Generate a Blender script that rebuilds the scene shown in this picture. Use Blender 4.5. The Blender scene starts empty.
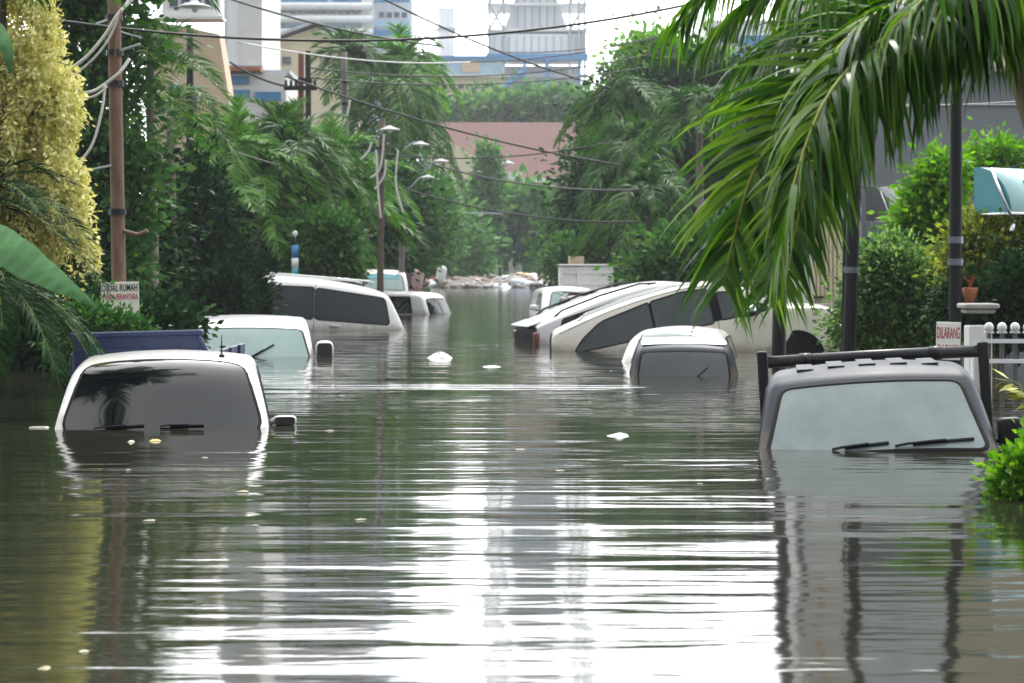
import bpy, math, random
import numpy as np
from mathutils import Vector, Matrix, Euler
PI = math.pi
R = math.radians
scene = bpy.context.scene
COL = scene.collection
FPX, YH, CH = 2000.0, 268.0, 1.35
BED = -1.3                                   # street bed below the flood (water surface is z = 0)

def P(px, py, Y):
    """world point that stands Y metres down the street, seen at that place of the photo"""
    return Vector(((px - 512) * Y / FPX, Y, CH + (YH - py) * Y / FPX))
def X(px, Y): return (px - 512) * Y / FPX
def Zp(py, Y): return CH + (YH - py) * Y / FPX

# ------------------------------------------------------------------ materials
MATS = {}
def nt(m):
    m.use_nodes = True
    t = m.node_tree
    return t, t.nodes, t.links, t.nodes['Principled BSDF']

def mat(name, col, rough=0.5, metal=0.0, coat=0.0, var=0.25, scale=6.0, bump=0.0, spec=0.5, stretch=(1, 1, 1), dark=None, mud=0.0):
    """painted / plain surface with a little noise wear in colour, gloss and relief"""
    if name in MATS: return MATS[name]
    m = bpy.data.materials.new(name); t, N, L, b = nt(m)
    tc = N.new('ShaderNodeTexCoord'); mp = N.new('ShaderNodeMapping'); mp.inputs['Scale'].default_value = stretch
    no = N.new('ShaderNodeTexNoise'); no.inputs['Scale'].default_value = scale; no.inputs['Detail'].default_value = 5; no.inputs['Roughness'].default_value = .62
    L.new(tc.outputs['Object'], mp.inputs[0]); L.new(mp.outputs[0], no.inputs['Vector'])
    cr = N.new('ShaderNodeValToRGB'); cr.color_ramp.elements[0].position = .32; cr.color_ramp.elements[1].position = .68
    d = dark if dark else tuple(c * (1 - var) for c in col)
    cr.color_ramp.elements[0].color = (*d, 1); cr.color_ramp.elements[1].color = (*col, 1)
    L.new(no.outputs['Fac'], cr.inputs[0]); L.new(cr.outputs[0], b.inputs['Base Color'])
    if mud:                                    # silt left by the flood: a patchy film just above the water and dust on top
        ge = N.new('ShaderNodeNewGeometry'); sx = N.new('ShaderNodeSeparateXYZ'); L.new(ge.outputs['Position'], sx.inputs[0])
        n2 = N.new('ShaderNodeTexNoise'); n2.inputs['Scale'].default_value = 5; n2.inputs['Detail'].default_value = 6; n2.inputs['Roughness'].default_value = .7; L.new(ge.outputs['Position'], n2.inputs['Vector'])
        ad = N.new('ShaderNodeMath'); ad.operation = 'MULTIPLY_ADD'; ad.inputs[1].default_value = -.34; L.new(n2.outputs['Fac'], ad.inputs[0]); L.new(sx.outputs[2], ad.inputs[2])
        m1 = N.new('ShaderNodeMapRange'); m1.interpolation_type = 'SMOOTHSTEP'; L.new(ad.outputs[0], m1.inputs['Value'])
        for k_, v_ in zip(('From Min', 'From Max', 'To Min', 'To Max'), (-.18, .02, mud, .04)): m1.inputs[k_].default_value = v_
        mm = N.new('ShaderNodeMixRGB'); mm.inputs[2].default_value = (.13, .105, .07, 1); L.new(m1.outputs[0], mm.inputs[0]); L.new(cr.outputs[0], mm.inputs[1]); L.new(mm.outputs[0], b.inputs['Base Color'])
    mr = N.new('ShaderNodeMapRange'); mr.inputs['To Min'].default_value = max(0, rough - .08); mr.inputs['To Max'].default_value = min(1, rough + .08)
    L.new(no.outputs['Fac'], mr.inputs[0]); L.new(mr.outputs[0], b.inputs['Roughness'])
    b.inputs['Metallic'].default_value = metal; b.inputs['Coat Weight'].default_value = coat; b.inputs['Coat Roughness'].default_value = .04
    b.inputs['Specular IOR Level'].default_value = spec
    if bump:
        bp = N.new('ShaderNodeBump'); bp.inputs['Strength'].default_value = bump; bp.inputs['Distance'].default_value = .02
        L.new(no.outputs['Fac'], bp.inputs['Height']); L.new(bp.outputs[0], b.inputs['Normal'])
    MATS[name] = m
    return m

def leafmat(name, c0, c1, c2, trans=.3, rough=.55, spec=.13):
    """leaves: every leaf (mesh island) has its own green; light passes through"""
    if name in MATS: return MATS[name]
    m = bpy.data.materials.new(name); t, N, L, b = nt(m)
    g = N.new('ShaderNodeNewGeometry')
    cr = N.new('ShaderNodeValToRGB'); e = cr.color_ramp.elements
    e[0].color = (*c0, 1); e[1].color = (*c2, 1); e[1].position = 1.0
    k = e.new(.55); k.color = (*c1, 1)
    L.new(g.outputs['Random Per Island'], cr.inputs[0]); L.new(cr.outputs[0], b.inputs['Base Color'])
    b.inputs['Roughness'].default_value = rough; b.inputs['Specular IOR Level'].default_value = spec
    tr = N.new('ShaderNodeBsdfTranslucent')
    hs = N.new('ShaderNodeHueSaturation'); hs.inputs['Saturation'].default_value = 1.15; hs.inputs['Value'].default_value = 1.4
    L.new(cr.outputs[0], hs.inputs['Color']); L.new(hs.outputs[0], tr.inputs[0])
    mx = N.new('ShaderNodeMixShader'); mx.inputs[0].default_value = trans
    L.new(b.outputs[0], mx.inputs[1]); L.new(tr.outputs[0], mx.inputs[2])
    L.new(mx.outputs[0], t.nodes['Material Output'].inputs['Surface'])
    MATS[name] = m
    return m

def glassmat(name, col, rough=.03, spec=.6, var=.2, scale=2.5):
    return mat(name, col, rough, 0, 0, var, scale, 0, spec)

M_white = mat('white_paint', (.78, .78, .76), .3, 0, .7, .08, 3, mud=.6)
M_cream = mat('cream_paint', (.74, .70, .63), .3, 0, .7, .08, 3, mud=.6)
M_silver = mat('silver_paint', (.55, .57, .58), .32, .35, .6, .12, 3, mud=.6)
M_lightsilver = mat('pale_silver_paint', (.56, .56, .58), .32, .2, .6, .1, 3, mud=.6)
M_grey = mat('grey_paint', (.018, .026, .042), .46, 0, 0, .25, 3, 0, .14, mud=.6)
M_slate = mat('slate_paint', (.13, .15, .18), .34, .3, .5, .2, 4, mud=.6)
M_navy = mat('navy_paint', (.005, .020, .095), .45, 0, .05, .4, 9, .15, mud=.6)
M_maroon = mat('maroon_paint', (.10, .015, .02), .35, 0, .5, .2, 4, mud=.6)
M_black = mat('black_plastic', (.010, .010, .011), .45, 0, 0, .3, 8, 0, .2)
M_rubber = mat('black_rubber', (.008, .008, .008), .65, 0, 0, .3, 8, 0, .12)
M_blackmetal = mat('black_enamel', (.010, .011, .015), .38, 0, 0, .4, 14, .2, .3)
M_chrome = mat('chrome', (.75, .77, .78), .12, 1, 0, .1, 5)
M_gdark = glassmat('dark_glass', (.002, .003, .004), .02, .46)
M_gdull = mat('dull_dark_glass', (.008, .009, .010), .45, 0, 0, .3, 4, 0, .12)
M_ggrey = glassmat('grey_glass', (.050, .062, .066), .05, .45)
M_gtint = glassmat('tinted_glass', (.018, .025, .033), .05, .4)
M_gfogsky = glassmat('misted_sky_glass', (.19, .235, .235), .12, .35, .38, 1.5)  # mist and the sky's reflection are both put into the base colour
M_gpale = glassmat('pale_green_glass', (.24, .33, .315), .10, .4, .16, 1.6)  # pale base colour carries reflected sky as well as mist
M_red = mat('red_lens', (.13, .012, .010), .3, 0, .3)
M_rustpole = mat('rusty_pole_paint', (.20, .115, .075), .75, 0, 0, .55, 9, .5, stretch=(1, 1, .25))
M_blackpole = mat('black_pole_paint', (.011, .011, .013), .55, 0, 0, .5, 12, .3, .2)
M_concrete = mat('concrete', (.36, .35, .33), .85, 0, 0, .3, 5, .4)
M_greywall = mat('grey_render', (.22, .24, .27), .85, 0, 0, .12, 1.2, .2)
M_whitewall = mat('white_render', (.72, .72, .70), .85, 0, 0, .12, .8, .2)
M_weathered = mat('weathered_concrete', (.17, .16, .15), .9, 0, 0, .5, 4, .4, stretch=(1, 1, .3))
M_creamwall = mat('cream_render', (.62, .55, .40), .85, 0, 0, .1, .8, .2)
M_peach = mat('peach_render', (.60, .46, .32), .85, 0, 0, .1, .6, .2)
M_roof = mat('red_roof_tile', (.15, .062, .055), .8, 0, 0, .25, 1.2, .5, stretch=(1, .3, 3))
M_steel = mat('grey_steel', (.40, .44, .49), .55, 0, 0, .2, .7)
M_lav = mat('lavender_cladding', (.68, .68, .80), .6, 0, 0, .2, .15)
M_blue = mat('blue_cladding', (.03, .20, .46), .5, 0, .1, .15, .4)
M_blue2 = mat('pale_blue_cladding', (.38, .58, .76), .55, 0, .1, .2, .3)
M_sheet = mat('pale_grey_cladding', (.76, .79, .82), .6, .1, 0, .15, .3, stretch=(4, 4, .3))
M_window = glassmat('window_glass', (.03, .045, .07), .08)
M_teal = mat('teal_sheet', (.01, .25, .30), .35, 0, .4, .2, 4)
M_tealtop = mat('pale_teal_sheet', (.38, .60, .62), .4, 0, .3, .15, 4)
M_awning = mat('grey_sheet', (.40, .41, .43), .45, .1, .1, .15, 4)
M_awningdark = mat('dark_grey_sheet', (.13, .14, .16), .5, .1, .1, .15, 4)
M_bark = mat('bark', (.13, .10, .07), .9, 0, 0, .5, 7, .8, stretch=(1, 1, .3))
M_palmbark = mat('palm_bark', (.20, .17, .13), .9, 0, 0, .45, 5, .8, stretch=(.4, .4, 3))
M_cable = mat('cable_black', (.012, .012, .014), .6)
M_cablewhite = mat('cable_grey_white', (.62, .62, .60), .6)
M_signwhite = mat('sign_white', (.80, .79, .74), .6, 0, 0, .12, 9)
M_inkblue = mat('ink_dark_blue', (.01, .03, .06), .7)
M_inkred = mat('ink_red', (.42, .02, .05), .7)
M_inkpink = mat('ink_pink', (.55, .10, .18), .7)
M_orange = mat('orange_plastic', (.80, .13, .02), .5)
M_terracotta = mat('terracotta', (.40, .13, .06), .85, 0, 0, .3, 8, .3)
M_fencesheet = mat('fence_grey_sheet', (.10, .10, .105), .6, 0, 0, .2, 6, .2, stretch=(4, 1, .4))
M_greenfence = mat('green_fence_sheet', (.03, .10, .09), .7, 0, 0, .3, .6, .2)
M_rubbish = mat('pale_rubbish', (.34, .30, .27), .8, 0, 0, .5, 4, .4)
M_pink = mat('pink_cloth', (.60, .18, .22), .85)

L_yel = leafmat('yellow_leaf', (.40, .39, .10), (.66, .63, .25), (.82, .80, .48), .28, .6)
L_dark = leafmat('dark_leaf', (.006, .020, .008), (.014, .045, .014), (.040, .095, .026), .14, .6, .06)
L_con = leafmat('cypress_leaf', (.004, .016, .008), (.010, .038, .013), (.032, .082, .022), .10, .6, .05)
L_mid = leafmat('mid_leaf', (.018, .055, .018), (.045, .12, .030), (.10, .21, .045), .3)
L_bright = leafmat('bright_leaf', (.05, .14, .02), (.12, .28, .035), (.24, .42, .06), .4)
L_bush = leafmat('bush_leaf', (.02, .065, .018), (.085, .18, .045), (.27, .38, .13), .42)
L_olive = leafmat('olive_leaf', (.06, .10, .02), (.17, .23, .045), (.38, .38, .08), .38)
L_palm = leafmat('palm_leaf', (.012, .045, .012), (.035, .10, .022), (.085, .18, .035), .3, .5)
L_palmbright = leafmat('palm_leaf_bright', (.03, .10, .02), (.07, .19, .03), (.15, .31, .05), .35, .5)
L_near = leafmat('near_palm_leaf', (.010, .040, .005), (.045, .13, .014), (.19, .31, .05), .42, .36, .35)
L_far = leafmat('far_leaf', (.03, .09, .03), (.075, .18, .05), (.14, .28, .07), .38, .5)
L_banana = mat('banana_leaf', (.085, .21, .075), .6, 0, 0, .25, 5, .2, .15, stretch=(.4, 6, .4))
M_rachis = mat('palm_midrib', (.30, .33, .05), .5, 0, 0, .3, 6)
M_redstem = mat('red_palm_stem', (.32, .03, .02), .5, 0, 0, .3, 5)
M_flower = leafmat('white_flower', (.5, .5, .45), (.7, .7, .65), (.8, .75, .75), .2)

# ------------------------------------------------------------------ mesh helpers
class MB:
    def __init__(s): s.v = []; s.f = []; s.mi = []; s.cur = 0
    def add(s, vs, fs):
        o = len(s.v); s.v += [tuple(v) for v in vs]
        for f in fs: s.f.append(tuple(i + o for i in f)); s.mi.append(s.cur)
    def box(s, c, d, rot=None, ch=0.0):
        hx, hy, hz = d[0] / 2, d[1] / 2, d[2] / 2
        if ch <= 0:
            pts = [Vector((x, y, z)) for x in (-hx, hx) for y in (-hy, hy) for z in (-hz, hz)]
            fs = [(0, 1, 3, 2), (4, 6, 7, 5), (0, 4, 5, 1), (2, 3, 7, 6), (0, 2, 6, 4), (1, 5, 7, 3)]
        else:                                   # chamfered vertical edges and rims
            c2 = min(ch, hx * .9, hy * .9, hz * .9)
            pts = []; fs = []
            for z, k in ((-hz, c2), (-hz + c2, 0), (hz - c2, 0), (hz, c2)):
                ax, ay = hx - k, hy - k
                for (x, y) in ((-ax + c2, -ay), (ax - c2, -ay), (ax, -ay + c2), (ax, ay - c2), (ax - c2, ay), (-ax + c2, ay), (-ax, ay - c2), (-ax, -ay + c2)):
                    pts.append(Vector((x, y, z)))
            for r in range(3):
                for i in range(8):
                    j = (i + 1) % 8; fs.append((r * 8 + i, r * 8 + j, r * 8 + 8 + j, r * 8 + 8 + i))
            fs.append(tuple(range(7, -1, -1))); fs.append(tuple(range(24, 32)))
        if rot is not None:
            E = Euler(rot).to_matrix(); pts = [E @ p for p in pts]
        c = Vector(c); s.add([p + c for p in pts], fs); return s
    def tube(s, pts, r, n=8, cap=True, squash=None):
        pts = [Vector(p) for p in pts]; m = len(pts)
        rr = r if isinstance(r, (list, tuple)) else [r] * m
        vs = []; up = Vector((0, 0, 1))
        for i, p in enumerate(pts):
            t = (pts[min(i + 1, m - 1)] - pts[max(i - 1, 0)]).normalized()
            a = t.cross(up)
            if a.length < .05: a = t.cross(Vector((1, 0, 0)))
            a.normalize(); b = a.cross(t)
            for k in range(n):
                q = 2 * PI * k / n; vs.append(p + (a * math.cos(q) + b * math.sin(q)) * rr[i])
        fs = [(i * n + k, i * n + (k + 1) % n, i * n + n + (k + 1) % n, i * n + n + k) for i in range(m - 1) for k in range(n)]
        if cap: fs += [tuple(range(n - 1, -1, -1)), tuple(range((m - 1) * n, m * n))]
        s.add(vs, fs); return s
    def ellipsoid(s, c, d, nu=16, nv=10, e=1.0, rot=None):
        """superellipsoid (e < 1: boxier)"""
        sg = lambda a: math.copysign(abs(a) ** e, a)
        c = Vector(c); vs = []; fs = []; E = Euler(rot).to_matrix() if rot else Matrix.Identity(3)
        for j in range(nv + 1):
            ph = -PI / 2 + PI * j / nv
            for i in range(nu):
                th = 2 * PI * i / nu
                vs.append(c + E @ Vector((d[0] / 2 * sg(math.cos(ph)) * sg(math.cos(th)), d[1] / 2 * sg(math.cos(ph)) * sg(math.sin(th)), d[2] / 2 * sg(math.sin(ph)))))
        for j in range(nv):
            for i in range(nu):
                k = (i + 1) % nu; fs.append((j * nu + i, j * nu + k, j * nu + nu + k, j * nu + nu + i))
        s.add(vs, fs); return s
    def prism(s, poly, axis, a, b):
        """polygon in the plane across `axis`, extruded from a to b"""
        n = len(poly); ins = {0: lambda p, t: (t, p[0], p[1]), 1: lambda p, t: (p[0], t, p[1]), 2: lambda p, t: (p[0], p[1], t)}[axis]
        s.add([ins(p, a) for p in poly] + [ins(p, b) for p in poly],
              [tuple(range(n)), tuple(range(2 * n - 1, n - 1, -1))] + [(i, (i + 1) % n, n + (i + 1) % n, n + i) for i in range(n)]); return s
    def build(s, name, mats, parent=None, smooth=False, loc=None):
        me = bpy.data.meshes.new(name); me.from_pydata(s.v, [], s.f)
        mats = mats if isinstance(mats, (list, tuple)) else [mats]
        for m in mats: me.materials.append(m)
        if len(mats) > 1: me.polygons.foreach_set('material_index', s.mi)
        if smooth: me.polygons.foreach_set('use_smooth', [True] * len(me.polygons))
        me.update(); me.validate()
        o = bpy.data.objects.new(name, me); COL.objects.link(o)
        if parent is not None: o.parent = parent
        if loc is not None: o.location = loc
        return o

def fix_normals(o):
    import bmesh
    bm = bmesh.new(); bm.from_mesh(o.data); bmesh.ops.recalc_face_normals(bm, faces=bm.faces); bm.to_mesh(o.data); bm.free()

def tag(o, label=None, cat=None, group=None, kind=None):
    if label: o['label'] = label
    if cat: o['category'] = cat
    if group: o['group'] = group
    if kind: o['kind'] = kind
    return o
def empty(name, loc=(0, 0, 0), label=None, cat=None, group=None):
    o = bpy.data.objects.new(name, None); COL.objects.link(o); o.location = loc; o.empty_display_size = .2
    return tag(o, label, cat, group)

def npmesh(name, V, F, m, parent=None, smooth=False):
    """mesh from numpy arrays; F is (n,4) or (n,3)"""
    me = bpy.data.meshes.new(name); k = F.shape[1]
    me.vertices.add(len(V)); me.vertices.foreach_set('co', np.ascontiguousarray(V, dtype=np.float32).ravel())
    me.loops.add(F.size); me.loops.foreach_set('vertex_index', np.ascontiguousarray(F, dtype=np.int32).ravel())
    me.polygons.add(len(F)); me.polygons.foreach_set('loop_start', np.arange(0, F.size, k, dtype=np.int32))
    if smooth: me.polygons.foreach_set('use_smooth', np.ones(len(F), dtype=bool))
    me.materials.append(m); me.update(calc_edges=True); me.validate()
    o = bpy.data.objects.new(name, me); COL.objects.link(o)
    if parent is not None: o.parent = parent
    return o

def norm(a): return a / (np.linalg.norm(a, axis=1, keepdims=True) + 1e-9)

def leaf_mesh(name, pos, d, Lg, Wd, m, parent=None, rng=None, fold=.12, flat=0.0):
    n = len(pos); d = norm(d)
    r = rng.normal(size=(n, 3)); r[:, 2] += flat
    sd = norm(np.cross(d, r)); nn = np.cross(d, sd)
    Lg = np.asarray(Lg).reshape(-1, 1) * np.ones((n, 1)); Wd = np.asarray(Wd).reshape(-1, 1) * np.ones((n, 1))
    mid = pos + d * Lg * .45 + nn * Wd * fold * 0
    V = np.empty((n, 4, 3)); V[:, 0] = pos; V[:, 1] = mid + sd * Wd / 2 + nn * Wd * fold; V[:, 2] = pos + d * Lg; V[:, 3] = mid - sd * Wd / 2 + nn * Wd * fold
    F = np.arange(n * 4).reshape(n, 4)
    return npmesh(name, V.reshape(-1, 3), F, m, parent)

SEED = [11]
def rng_next():
    SEED[0] += 1
    return np.random.default_rng(SEED[0])

def crown_points(blobs, ncl, per, spread, rng, shell=(.35, 1.0), flat=1.0):
    """leaf positions gathered in clumps through ellipsoids (cx,cy,cz,rx,ry,rz)"""
    b = np.array(blobs, float); vol = (b[:, 3] * b[:, 4] * b[:, 5]) ** .7; w = vol / vol.sum()
    idx = rng.choice(len(b), ncl, p=w)
    u = norm(rng.normal(size=(ncl, 3))); rad = (shell[0] + (shell[1] - shell[0]) * rng.random((ncl, 1)) ** .6)
    cc = b[idx, :3] + u * rad * b[idx, 3:6]
    sz = spread * (.6 + .8 * rng.random((ncl, 1)))
    cnt = per
    off = rng.normal(size=(ncl, cnt, 3)) * sz[:, None, :] * np.array([1, 1, flat])
    pos = cc[:, None, :] + off
    out = u[:, None, :] * .7 + norm(off.reshape(-1, 3)).reshape(off.shape) * .8
    return pos.reshape(-1, 3), out.reshape(-1, 3), cc

def leafy(name, label, cat, Y, blobs, m, leaf=(.16, .07), ncl=120, per=60, spread=.22, trunk=None, group=None, droop=-.1, base=BED, flat=.8, shell=(.35, 1.0), depth=.8, flowers=None, jit=.45, bark=None):
    """tree or shrub. blobs in photo pixels at depth Y: (px, py, rx, rz[, dY])"""
    rng = rng_next(); s = FPX / Y
    bl = []
    for q in blobs:
        dy = q[4] if len(q) > 4 else 0
        c = P(q[0], q[1], Y); rx, rz = q[2] / s, q[3] / s
        bl.append((c.x, Y + dy, c.z, rx, rx * depth, rz))
    bl = np.array(bl)
    tx = trunk if trunk is not None else None
    cx = bl[:, 0].mean() if tx is None else X(tx[0], Y)
    root = empty(name, (cx, Y, base), label, cat, group)
    o = Vector(root.location)
    pos, out, cc = crown_points(bl, ncl, per, spread, rng, shell, flat)
    d = out + rng.normal(size=out.shape) * jit; d[:, 2] += droop
    Lg = leaf[0] * (.6 + .8 * rng.random(len(pos))); Wd = Lg * leaf[1] / leaf[0]
    ov = np.array(o)
    keep = pos[:, 2] > -.02
    leaf_mesh('crown' if cat in ('tree', 'palm') else 'foliage', (pos - ov)[keep], d[keep], Lg[keep], Wd[keep], m, root, rng)
    if flowers:
        k = rng.choice(len(pos), flowers[0], replace=False)
        leaf_mesh('blossom', pos[k] + norm(out[k]) * .03 - ov, d[k], flowers[1], flowers[1], M_flower, root, rng)
    # trunk and limbs
    mb = MB(); r0 = (tx[1] if tx else .06)
    top = Vector((bl[:, 0].mean(), bl[:, 1].mean(), bl[:, 2].max()))
    p0 = Vector((0, 0, 0)); p3 = top - o
    low = max(0.3, (bl[:, 2] - bl[:, 5]).min() - o.z)
    fork = Vector((p3.x * .3, p3.y * .3, low + .15 * (p3.z - low)))
    mb.tube([p0, fork * .5 + Vector((.3 * r0, 0, 0)), fork, fork.lerp(p3, .6), p3], [r0, r0 * .85, r0 * .75, r0 * .4, r0 * .1], 8)
    for k in range(min(14, len(cc))):
        t = Vector(cc[k * len(cc) // 14 % len(cc)]) - o
        mb.tube([fork.lerp(p3, (k % 5) * .15), fork.lerp(t, .55) + Vector((0, 0, .15)), t], [r0 * .4, r0 * .25, r0 * .06], 5, False)
    mb.build('trunk', bark or M_bark, root, True)
    return root

def frond_arrays(pts, n, length, width, rng, side_angle=55, droop=.5, up=None, lprof=None, twist=.3, seg=4, vee=.25, flop=0.0):
    """leaflets along a midrib polyline. returns verts, quads"""
    pts = [Vector(p) for p in pts]
    # arc resample
    acc = [0.0]
    for a, b in zip(pts, pts[1:]): acc.append(acc[-1] + (b - a).length)
    tot = acc[-1]
    def at(t):
        q = t * tot
        for i in range(len(acc) - 1):
            if q <= acc[i + 1] + 1e-9:
                f = (q - acc[i]) / max(1e-9, acc[i + 1] - acc[i]); return pts[i].lerp(pts[i + 1], f), (pts[i + 1] - pts[i]).normalized()
        return pts[-1], (pts[-1] - pts[-2]).normalized()
    V = []; F = []
    UP = Vector((0, 0, 1))
    for k in range(n):
        t = .10 + .90 * (k + .5 * rng.random()) / n
        p, tg = at(min(t, 1))
        sd = tg.cross(UP if up is None else up)
        if sd.length < .12: sd = tg.cross(Vector((.3, -1, .2)))
        sd.normalize(); nm = sd.cross(tg).normalized()
        lp = lprof(t) if lprof else (math.sin(PI * (.12 + .83 * t)) ** .7)
        for sg in (-1, 1):
            Lf = length * lp * (.82 + .36 * rng.random()); w = width * (.75 + .5 * rng.random()) * (.6 + .4 * lp)
            ang = R(side_angle * (1 - .42 * t) + rng.normal() * 6)
            d = (sd * sg * math.sin(ang) + tg * math.cos(ang) + nm * (vee + rng.normal() * .12)).normalized()
            q = p.copy(); wdir = tg.cross(d)
            wd0 = (tg - d * tg.dot(d)).normalized()
            tw = rng.normal() * twist
            b0 = len(V)
            g = droop * (.7 + .6 * rng.random())
            for j in range(seg + 1):
                f = j / seg
                wj = w * (.55 + .45 * math.sin(PI * min(1, f * 1.6 + .12))) * (1 - f ** 3) + .0008
                nrm = d.cross(wd0)
                ww = (wd0 * math.cos(tw + f * twist) + nrm * math.sin(tw + f * twist)) * wj / 2
                V.append(q + ww); V.append(q - ww)
                if j < seg:
                    q = q + d * (Lf / seg)
                    d = (d + Vector((0, 0, -1)) * g / seg * (1 + flop * f)).normalized()
                    wd0 = (wd0 - d * wd0.dot(d)).normalized()
            for j in range(seg):
                a = b0 + 2 * j; F.append((a, a + 1, a + 3, a + 2))
    return V, F

def bez(p0, d, L, sag, n=9):
    d = Vector(d).normalized(); out = []
    for i in range(n):
        t = i / (n - 1); out.append(Vector(p0) + d * L * t + Vector((0, 0, -1)) * sag * L * t * t)
    return out

def palm(name, label, Y, px, crown_py, m, nf=16, L=2.2, leaf=(.5, .035), nl=34, trunk_r=.11, sag=(.5, .9), elev=(15, 75), group=None, base=BED, lean=0, droop=.9, bare=False, clump=0, bark=None):
    rng = rng_next()
    top = P(px, crown_py, Y)
    root = empty(name, (top.x + lean, Y, base), label, 'palm', group); o = Vector(root.location)
    V = []; F = []; rb = MB()
    tops = [top - o]
    if clump:
        for k in range(clump):
            a = rng.random() * 2 * PI; tops.append(top - o + Vector((math.cos(a) * L * .35, math.sin(a) * L * .35, -L * (.1 + .95 * rng.random()))))
    for ti, tp in enumerate(tops):
        for k in range(nf if ti == 0 else nf // 2 + 2):
            az = k * 2.39996 + rng.random() * .5; el = R(elev[0] + (elev[1] - elev[0]) * rng.random())
            d = Vector((math.cos(az) * math.cos(el), math.sin(az) * math.cos(el), math.sin(el)))
            Lk = L * (.75 + .4 * rng.random())
            pts = bez(tp, d, Lk, sag[0] + (sag[1] - sag[0]) * rng.random(), 8)
            v, f = frond_arrays(pts, nl, leaf[0], leaf[1], rng, 58, droop, seg=3)
            b = len(V); V += v; F += [tuple(i + b for i in q) for q in f]
            rb.tube(pts, [.018 * L / 2 * (1 - .8 * i / 7) for i in range(8)], 4, False)
    npmesh('crown', np.array([tuple(v) for v in V]), np.array(F), m, root)
    rb.build('midribs', M_rachis, root)
    tb = MB()
    for tp in tops:
        b0 = Vector((tp.x * .4 if clump else 0, tp.y * .4 if clump else 0, 0)); n = 10
        tb.tube([b0.lerp(tp, i / n) + Vector((math.sin(i * .5) * .03, 0, 0)) for i in range(n + 1)], [trunk_r * (1.15 - .4 * i / n) * (1 + .06 * (i % 2)) for i in range(n + 1)], 9)
    tb.build('trunk', bark or M_palmbark, root, True)
    return root

# ------------------------------------------------------------------ cars
def catmull(pts, n, closed=True):
    """resample a polyline by arc length after Catmull-Rom smoothing"""
    out = []; m = len(pts)
    for i in range(m if closed else m - 1):
        p = [Vector(pts[(i + k) % m]) if closed else Vector(pts[min(max(i + k, 0), m - 1)]) for k in (-1, 0, 1, 2)]
        for j in range(10):
            t = j / 10
            out.append(.5 * (2 * p[1] + (p[2] - p[0]) * t + (2 * p[0] - 5 * p[1] + 4 * p[2] - p[3]) * t * t + (3 * p[1] - p[0] - 3 * p[2] + p[3]) * t ** 3))
    if closed: out.append(out[0])
    acc = [0]
    for a, b in zip(out, out[1:]): acc.append(acc[-1] + (b - a).length)
    res = []; j = 0
    for k in range(n):
        q = acc[-1] * k / (n if closed else n - 1)
        while j < len(acc) - 2 and acc[j + 1] < q: j += 1
        f = (q - acc[j]) / max(1e-9, acc[j + 1] - acc[j]); res.append(out[j].lerp(out[j + 1], min(1, max(0, f))))
    return res

def round_poly(poly, r, n=5):
    out = []; m = len(poly); P2 = [Vector(p) for p in poly]
    rr = r if isinstance(r, (list, tuple)) else [r] * m
    for i in range(m):
        a, b, c = P2[i - 1], P2[i], P2[(i + 1) % m]
        u = (a - b); w = (c - b); k = min(rr[i], u.length * .48, w.length * .48)
        s, e = b + u.normalized() * k, b + w.normalized() * k
        for j in range(n + 1):
            t = j / n; out.append((1 - t) ** 2 * s + 2 * t * (1 - t) * b + t * t * e)
    # densify
    res = []
    for a, b in zip(out, out[1:] + out[:1]):
        k = max(1, int((b - a).length / .12))
        for j in range(k): res.append(a.lerp(b, j / k))
    return res

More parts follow.
